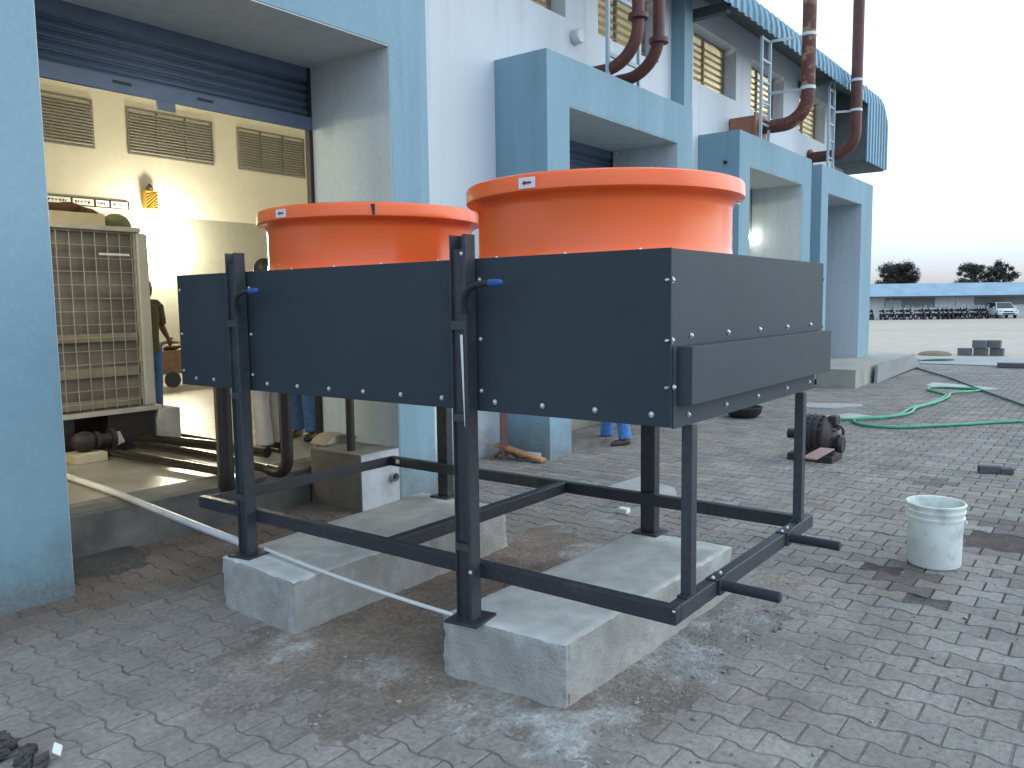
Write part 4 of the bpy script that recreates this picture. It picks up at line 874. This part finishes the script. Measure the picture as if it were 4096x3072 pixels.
bikes=[(84.29,20.04),(84.85,19.31),(85.38,18.60),(85.87,17.96),(86.28,17.42),(87.03,16.44),(87.49,15.83),(87.86,15.34),(88.32,14.73),(88.55,14.43),(88.83,14.06),(89.23,13.54),(89.60,13.05),(90.18,12.29),(90.45,11.93),(90.69,11.62)]
blab=['leftmost motorcycle, half hidden by the factory corner','motorcycle just right of the factory corner, standing apart','maroon motorcycle third from the factory corner','motorcycle under the left grey shed panel','lone motorcycle left of the gap before the white wall','first motorcycle right of the gap in the row','motorcycle before the left white wall of the shed','motorcycle with bright chrome before the white wall','leftmost of the three closely packed motorcycles mid row','middle of the three closely packed motorcycles mid row','rightmost of the three closely packed motorcycles mid row','left of the two motorcycles standing apart under the long grey panel','right of the two motorcycles standing apart under the long grey panel','leftmost of the motorcycle cluster nearest the white car','middle of the motorcycle cluster nearest the white car','motorcycle closest to the white car']
first={}
for i,((x,y),lab) in enumerate(zip(bikes,blab)):
    kind='maroon' if i in (2,5,9,14) else 'dark'
    o=ML[kind]
    if kind in first: o=o.copy(); col.objects.link(o)
    first[kind]=1
    o.location=(x+.8*nrm.x*(i%2)*.4,y+.8*nrm.y*(i%2)*.4,-.515); o.rotation_euler=(R(random.uniform(-6,6)),0,math.atan2(nrm.y,nrm.x)+R(random.choice((-14,-8,4,10,16)))); o.scale=(1.0,.82,1.08)
    tag(o,lab,'motorcycle','motorcycles parked along the shed')
cx_=Matrix.Translation((93.1,10.1,-.515))@Matrix.Rotation(math.atan2(nrm.y,nrm.x)+R(-16),4,'Z')
t=thing('parked_car',(93.1,10.1,-.515),'white car parked nose out under the shed roof','car')
sec=lambda pts,w: [(x,w,z) for x,z in pts]
b=MB(); side=[(-2.1,.35),(2.05,.35),(2.12,.55),(2.05,.78),(1.1,.98),(-2.05,1.0),(-2.15,.7)]; b.extrude([(x,-.86,z) for x,z in side],(0,1.72,0)); b.build('body',carw,t,bevel=.06,xf=cx_,seg=3)
b=MB(); cabp=[(-1.95,1.0),(1.0,1.0),(.25,1.55),(-1.6,1.58)]
q=len(b.v); b.add([(x,-.80 if z<1.2 else -.64,z) for x,z in cabp]); b.add([(x,.80 if z<1.2 else .64,z) for x,z in cabp]); b.face(3,2,1,0); b.face(4,5,6,7)
for i in range(4): j=(i+1)%4; b.face(i,j,4+j,4+i)
b.build('cabin',carw,t,xf=cx_)
MB().poly([(1.0,-.74,1.03),(1.0,.74,1.03),(.30,.60,1.53),(.30,-.60,1.53)]); b=MB(); b.extrude([(1.01,-.74,1.02),(1.01,.74,1.02),(.31,.60,1.52),(.31,-.60,1.52)],(.012,0,.012)); b.build('windscreen',carg,t,xf=cx_)
for s_ in (-1,1):
    b=MB(); b.extrude([(.85,s_*.805,1.04),(-1.8,s_*.805,1.04),(-1.5,s_*.66,1.50),(.25,s_*.66,1.50)],(0,s_*.012,.0)); b.build('side_window',carg,t,xf=cx_)
    b=MB(); b.ell((2.04,s_*.66,.72),(.08,.17,.085),10,7); b.build('headlight',bikeg,t,xf=cx_)
    b=MB(); b.ell((.75,s_*.93,1.08),(.06,.1,.07),8,6); b.build('mirror',carw,t,xf=cx_)
    for x in (-1.35,1.3):
        b=MB(); b.lathe((x,s_*.78,.30),[(.0,-.1),(.28,-.1),(.31,-.05),(.31,.06),(.2,.1),(.0,.1)],18,'y'); b.build('wheel',black,t,xf=cx_)
b=MB(); b.box(2.10,-.5,.40,2.135,.5,.52); b.box(2.06,-.42,.64,2.125,.42,.74); b.build('grille',carg,t,xf=cx_)
def tree(c,zb,zt,w,label,seed,nb,gap=1.0):
    rs=random.Random(seed); t=thing('shade_tree',(c[0],c[1],-.56),label,'tree','trees beyond the shed')
    b=MB(); top=Vector((c[0],c[1],zb+.3*(zt-zb))); b.tube([(c[0],c[1],-.6),(c[0]+.1,c[1],.8),tuple(top)],[.3,.24,.16],9)
    blobs=[]
    for i in range(nb):
        a=rs.uniform(-1,1); h=rs.random(); ww=math.sqrt(max(.05,1-(h*1.05-.25)**2))
        p=Vector((c[0],c[1],0))+u*(a*w/2*ww*.86)+nrm*rs.uniform(-.35,.35)*w*.6; p.z=zb+h*(zt-zb)*.93
        blobs.append((p,rs.uniform(.30,.66)*w/5)); b.tube([tuple(top),tuple(top.lerp(p,.5)+Vector((0,0,.2))),tuple(p)],[.10,.06,.02],6)
    b.build('trunk',barkm,t)
    l=MB()
    for p,r_ in blobs:
        for i in range(int(330*r_/.5)):
            d=Vector((rs.gauss(0,1),rs.gauss(0,1),rs.gauss(0,.8))).normalized()*r_*(rs.random()**.5*(1.0 if rs.random()<.82 else 1.45)); q=p+d
            e1=Vector((rs.gauss(0,1),rs.gauss(0,1),rs.gauss(0,1))).normalized(); e2=e1.orthogonal().normalized(); s_=rs.uniform(.06,.13)
            l.poly([q-e1*s_,q+e2*s_*.5,q+e1*s_,q-e2*s_*.5])
    l.build('crown',leafm,t)
tree((109,23.1),2.6,5.75,5.4,'broad round tree just right of the factory corner',3,60)
tree((115,15.6),2.6,5.6,4.4,'lumpy tree in the middle above the shed roof',5,36)
tree((117.2,12.5),2.6,6.1,4.0,'sparse tree with a tall separate top above the white car',8,24)
tree((118.5,10.2),2.2,4.9,.6,'thin wispy sapling at the right end of the shed roof',9,5)
t=thing('roadside_plant',(83.6,20.9,-.54),'low grey green plant against the factory corner before the shed','plant'); b=MB()
for i in range(500):
    q=Vector((83.6+random.gauss(0,.4),20.9+random.gauss(0,.45),-.5+abs(random.gauss(0,.45)))); e1=Vector((random.gauss(0,1),random.gauss(0,1),random.gauss(0,1.5))).normalized(); e2=e1.orthogonal().normalized(); b.poly([q-e1*.1,q+e2*.04,q+e1*.1,q-e2*.04])
b.build('leaves',M('grey_green_leaves',(.10,.11,.09),.9),t)
b=MB(); b.cyl((83.6,20.9,-.55),(83.6,20.9,.3),.03,6); b.build('stem',barkm,t)

# ------------------------------------------------------------------ people
def person(loc, yaw, label, shirt, trous, pose, hat=False):
    t=thing('person',loc,label,'person')
    MX=Matrix.Translation(loc)@Matrix.Rotation(yaw,4,'Z')
    J=dict(pel=(0,0,.92),chest=(0,.01,1.28),neck=(0,.0,1.46),head=(0,.02,1.60),
        hl=(-.09,0,.90),hr=(.09,0,.90),kl=(-.10,.02,.49),kr=(.10,.02,.49),al=(-.11,-.02,.08),ar=(.11,-.02,.08),
        sl=(-.185,0,1.40),sr=(.185,0,1.40),el=(-.235,-.03,1.12),er=(.235,-.03,1.12),wl=(-.24,.07,.88),wr=(.24,.07,.88))
    J.update(pose); J={k_:Vector(v) for k_,v in J.items()}
    def rem(o,vox,sm=6):
        m=o.modifiers.new('remesh','REMESH'); m.mode='VOXEL'; m.voxel_size=vox; m.use_smooth_shade=True
        s_=o.modifiers.new('smooth','SMOOTH'); s_.iterations=sm; s_.factor=.5; return o
    b=MB(); H=J['head']
    b.tube([J['pel']-Vector((0,0,.05)),J['pel']+Vector((0,0,.1)),J['chest'],J['neck']-Vector((0,0,.06))],[.115,.12,.135,.07],14)
    b.tube([J['neck']-Vector((0,0,.06)),H-Vector((0,.01,.05))],[.058,.05],12)
    b.ell(H,(.074,.094,.112),18,14); b.ell(H+Vector((0,.035,-.06)),(.055,.058,.05),12,9)
    b.tube([H+Vector((0,.092,.015)),H+Vector((0,.112,-.02)),H+Vector((0,.095,-.028))],[.010,.016,.010],8)
    for s_ in (-1,1): b.ell(H+Vector((s_*.076,0,-.005)),(.010,.02,.032),8,6)
    b.ell(H+Vector((0,.094,-.058)),(.024,.010,.009),8,6)
    for a in 'lr':
        sx=-1 if a=='l' else 1
        b.tube([J['neck']-Vector((0,0,.06)),J['s'+a],(J['s'+a]+J['e'+a])/2,J['e'+a]],[.06,.055,.046,.038],12)
        b.tube([J['e'+a],(J['e'+a]*2+J['w'+a])/3,J['w'+a]],[.039,.040,.025],12)
        d=(J['w'+a]-J['e'+a]).normalized(); side=Vector((0,1,0)); side=(side-d*side.dot(d)).normalized(); pal=d.cross(side)
        w=J['w'+a]; b.tube([w,w+d*.05,w+d*.09],[.024,.032,.030],10)
        for f_,(off,ln) in enumerate(((-.030,.062),(-.010,.075),(.010,.080),(.030,.068))):
            p0=w+d*.085+side*off; p1=p0+d*ln*.55-pal*.004*sx; p2=p0+d*ln-pal*.018*sx; b.tube([p0,p1,p2],[.010,.009,.007],8)
        p0=w+d*.03+side*.026; b.tube([p0,p0+side*.03+d*.03,p0+side*.036+d*.062],[.012,.011,.008],8)
        b.tube([J['h'+a],(J['h'+a]+J['k'+a])/2,J['k'+a]],[.085,.072,.052],12); b.tube([J['k'+a],J['k'+a]*.65+J['a'+a]*.35,J['a'+a]],[.052,.052,.036],12)
        b.tube([J['a'+a]+Vector((0,-.03,-.03)),J['a'+a]+Vector((0,.07,-.045)),J['a'+a]+Vector((0,.15,-.058))],[.035,.034,.022],10)
    rem(b.build('body',skin,t,xf=MX),.009,4)
    b=MB(); b.tube([J['pel']-Vector((0,0,.10)),J['pel']+Vector((0,0,.08)),J['chest'],J['chest']+Vector((0,0,.12))],[.152,.142,.155,.125],16)
    for s_ in (-1,1): b.tube([J['neck']-Vector((0,0,.055)),(J['sl'] if s_<0 else J['sr'])],[.075,.068],12)
    for a in 'lr': b.tube([J['s'+a],J['s'+a].lerp(J['e'+a],.55),J['s'+a].lerp(J['e'+a],.92)],[.070,.068,.066],12)
    rem(b.build('shirt',shirt,t,xf=MX),.012)
    b=MB(); b.tube([J['pel']+Vector((0,0,.09)),J['pel']-Vector((0,0,.06))],[.132,.148],16)
    for a in 'lr':
        b.tube([J['h'+a],(J['h'+a]+J['k'+a])/2,J['k'+a]],[.105,.092,.075],14); K,Aa=J['k'+a],J['a'+a]
        b.tube([K,K.lerp(Aa,.5),K.lerp(Aa,.85),K.lerp(Aa,1.02)],[.076,.072,.074,.078],14)
    rem(b.build('trousers',trous,t,xf=MX),.012,5)
    for a in 'lr':
        A_=J['a'+a]; b=MB(); b.tube([A_+Vector((0,-.06,-.045)),A_+Vector((0,.03,-.045)),A_+Vector((0,.12,-.055)),A_+Vector((0,.18,-.06))],[.03,.042,.040,.022],12); rem(b.build('shoe',shoem,t,xf=MX),.009,3)
    b=MB(); b.ell(H+Vector((0,-.016,.03)),(.083,.098,.103),16,12); b.ell(H+Vector((0,-.05,-.02)),(.07,.06,.08),12,9); rem(b.build('hair',hairm,t,xf=MX),.009,2)
    for s_ in (-1,1):
        b=MB(); b.ell(H+Vector((s_*.030,.084,.006)),(.011,.008,.006),8,6); b.build('eye',black,t,xf=MX)
    return t
person((4.50,6.2,.28),R(12),'person in off white trousers with dark hair standing in the doorway behind the machine',shirtw,cottonw,{'head':(0,.02,1.62)})
person((5.22,6.62,.28),R(118),'person in blue jeans and brown sandals just inside the right side of the doorway',shirtd,jeans,{'al':(-.14,.16,.08),'kl':(-.12,.14,.49),'ar':(.10,-.06,.08)})
person((5.30,9.75,.24),R(190),'person in an olive shirt half hidden behind the cream post of the cooling unit',shirto,jeans,{'el':(-.27,-.05,1.13),'wl':(-.20,.14,.98)})
person((7.98,4.62,.0),R(62),'person in bright blue jeans standing by the second doorway behind the machine',shirtd,jeans2,{'hl':(-.10,0,.90),'al':(-.19,-.02,.08),'kl':(-.15,.02,.49),'ar':(.14,.02,.08)})
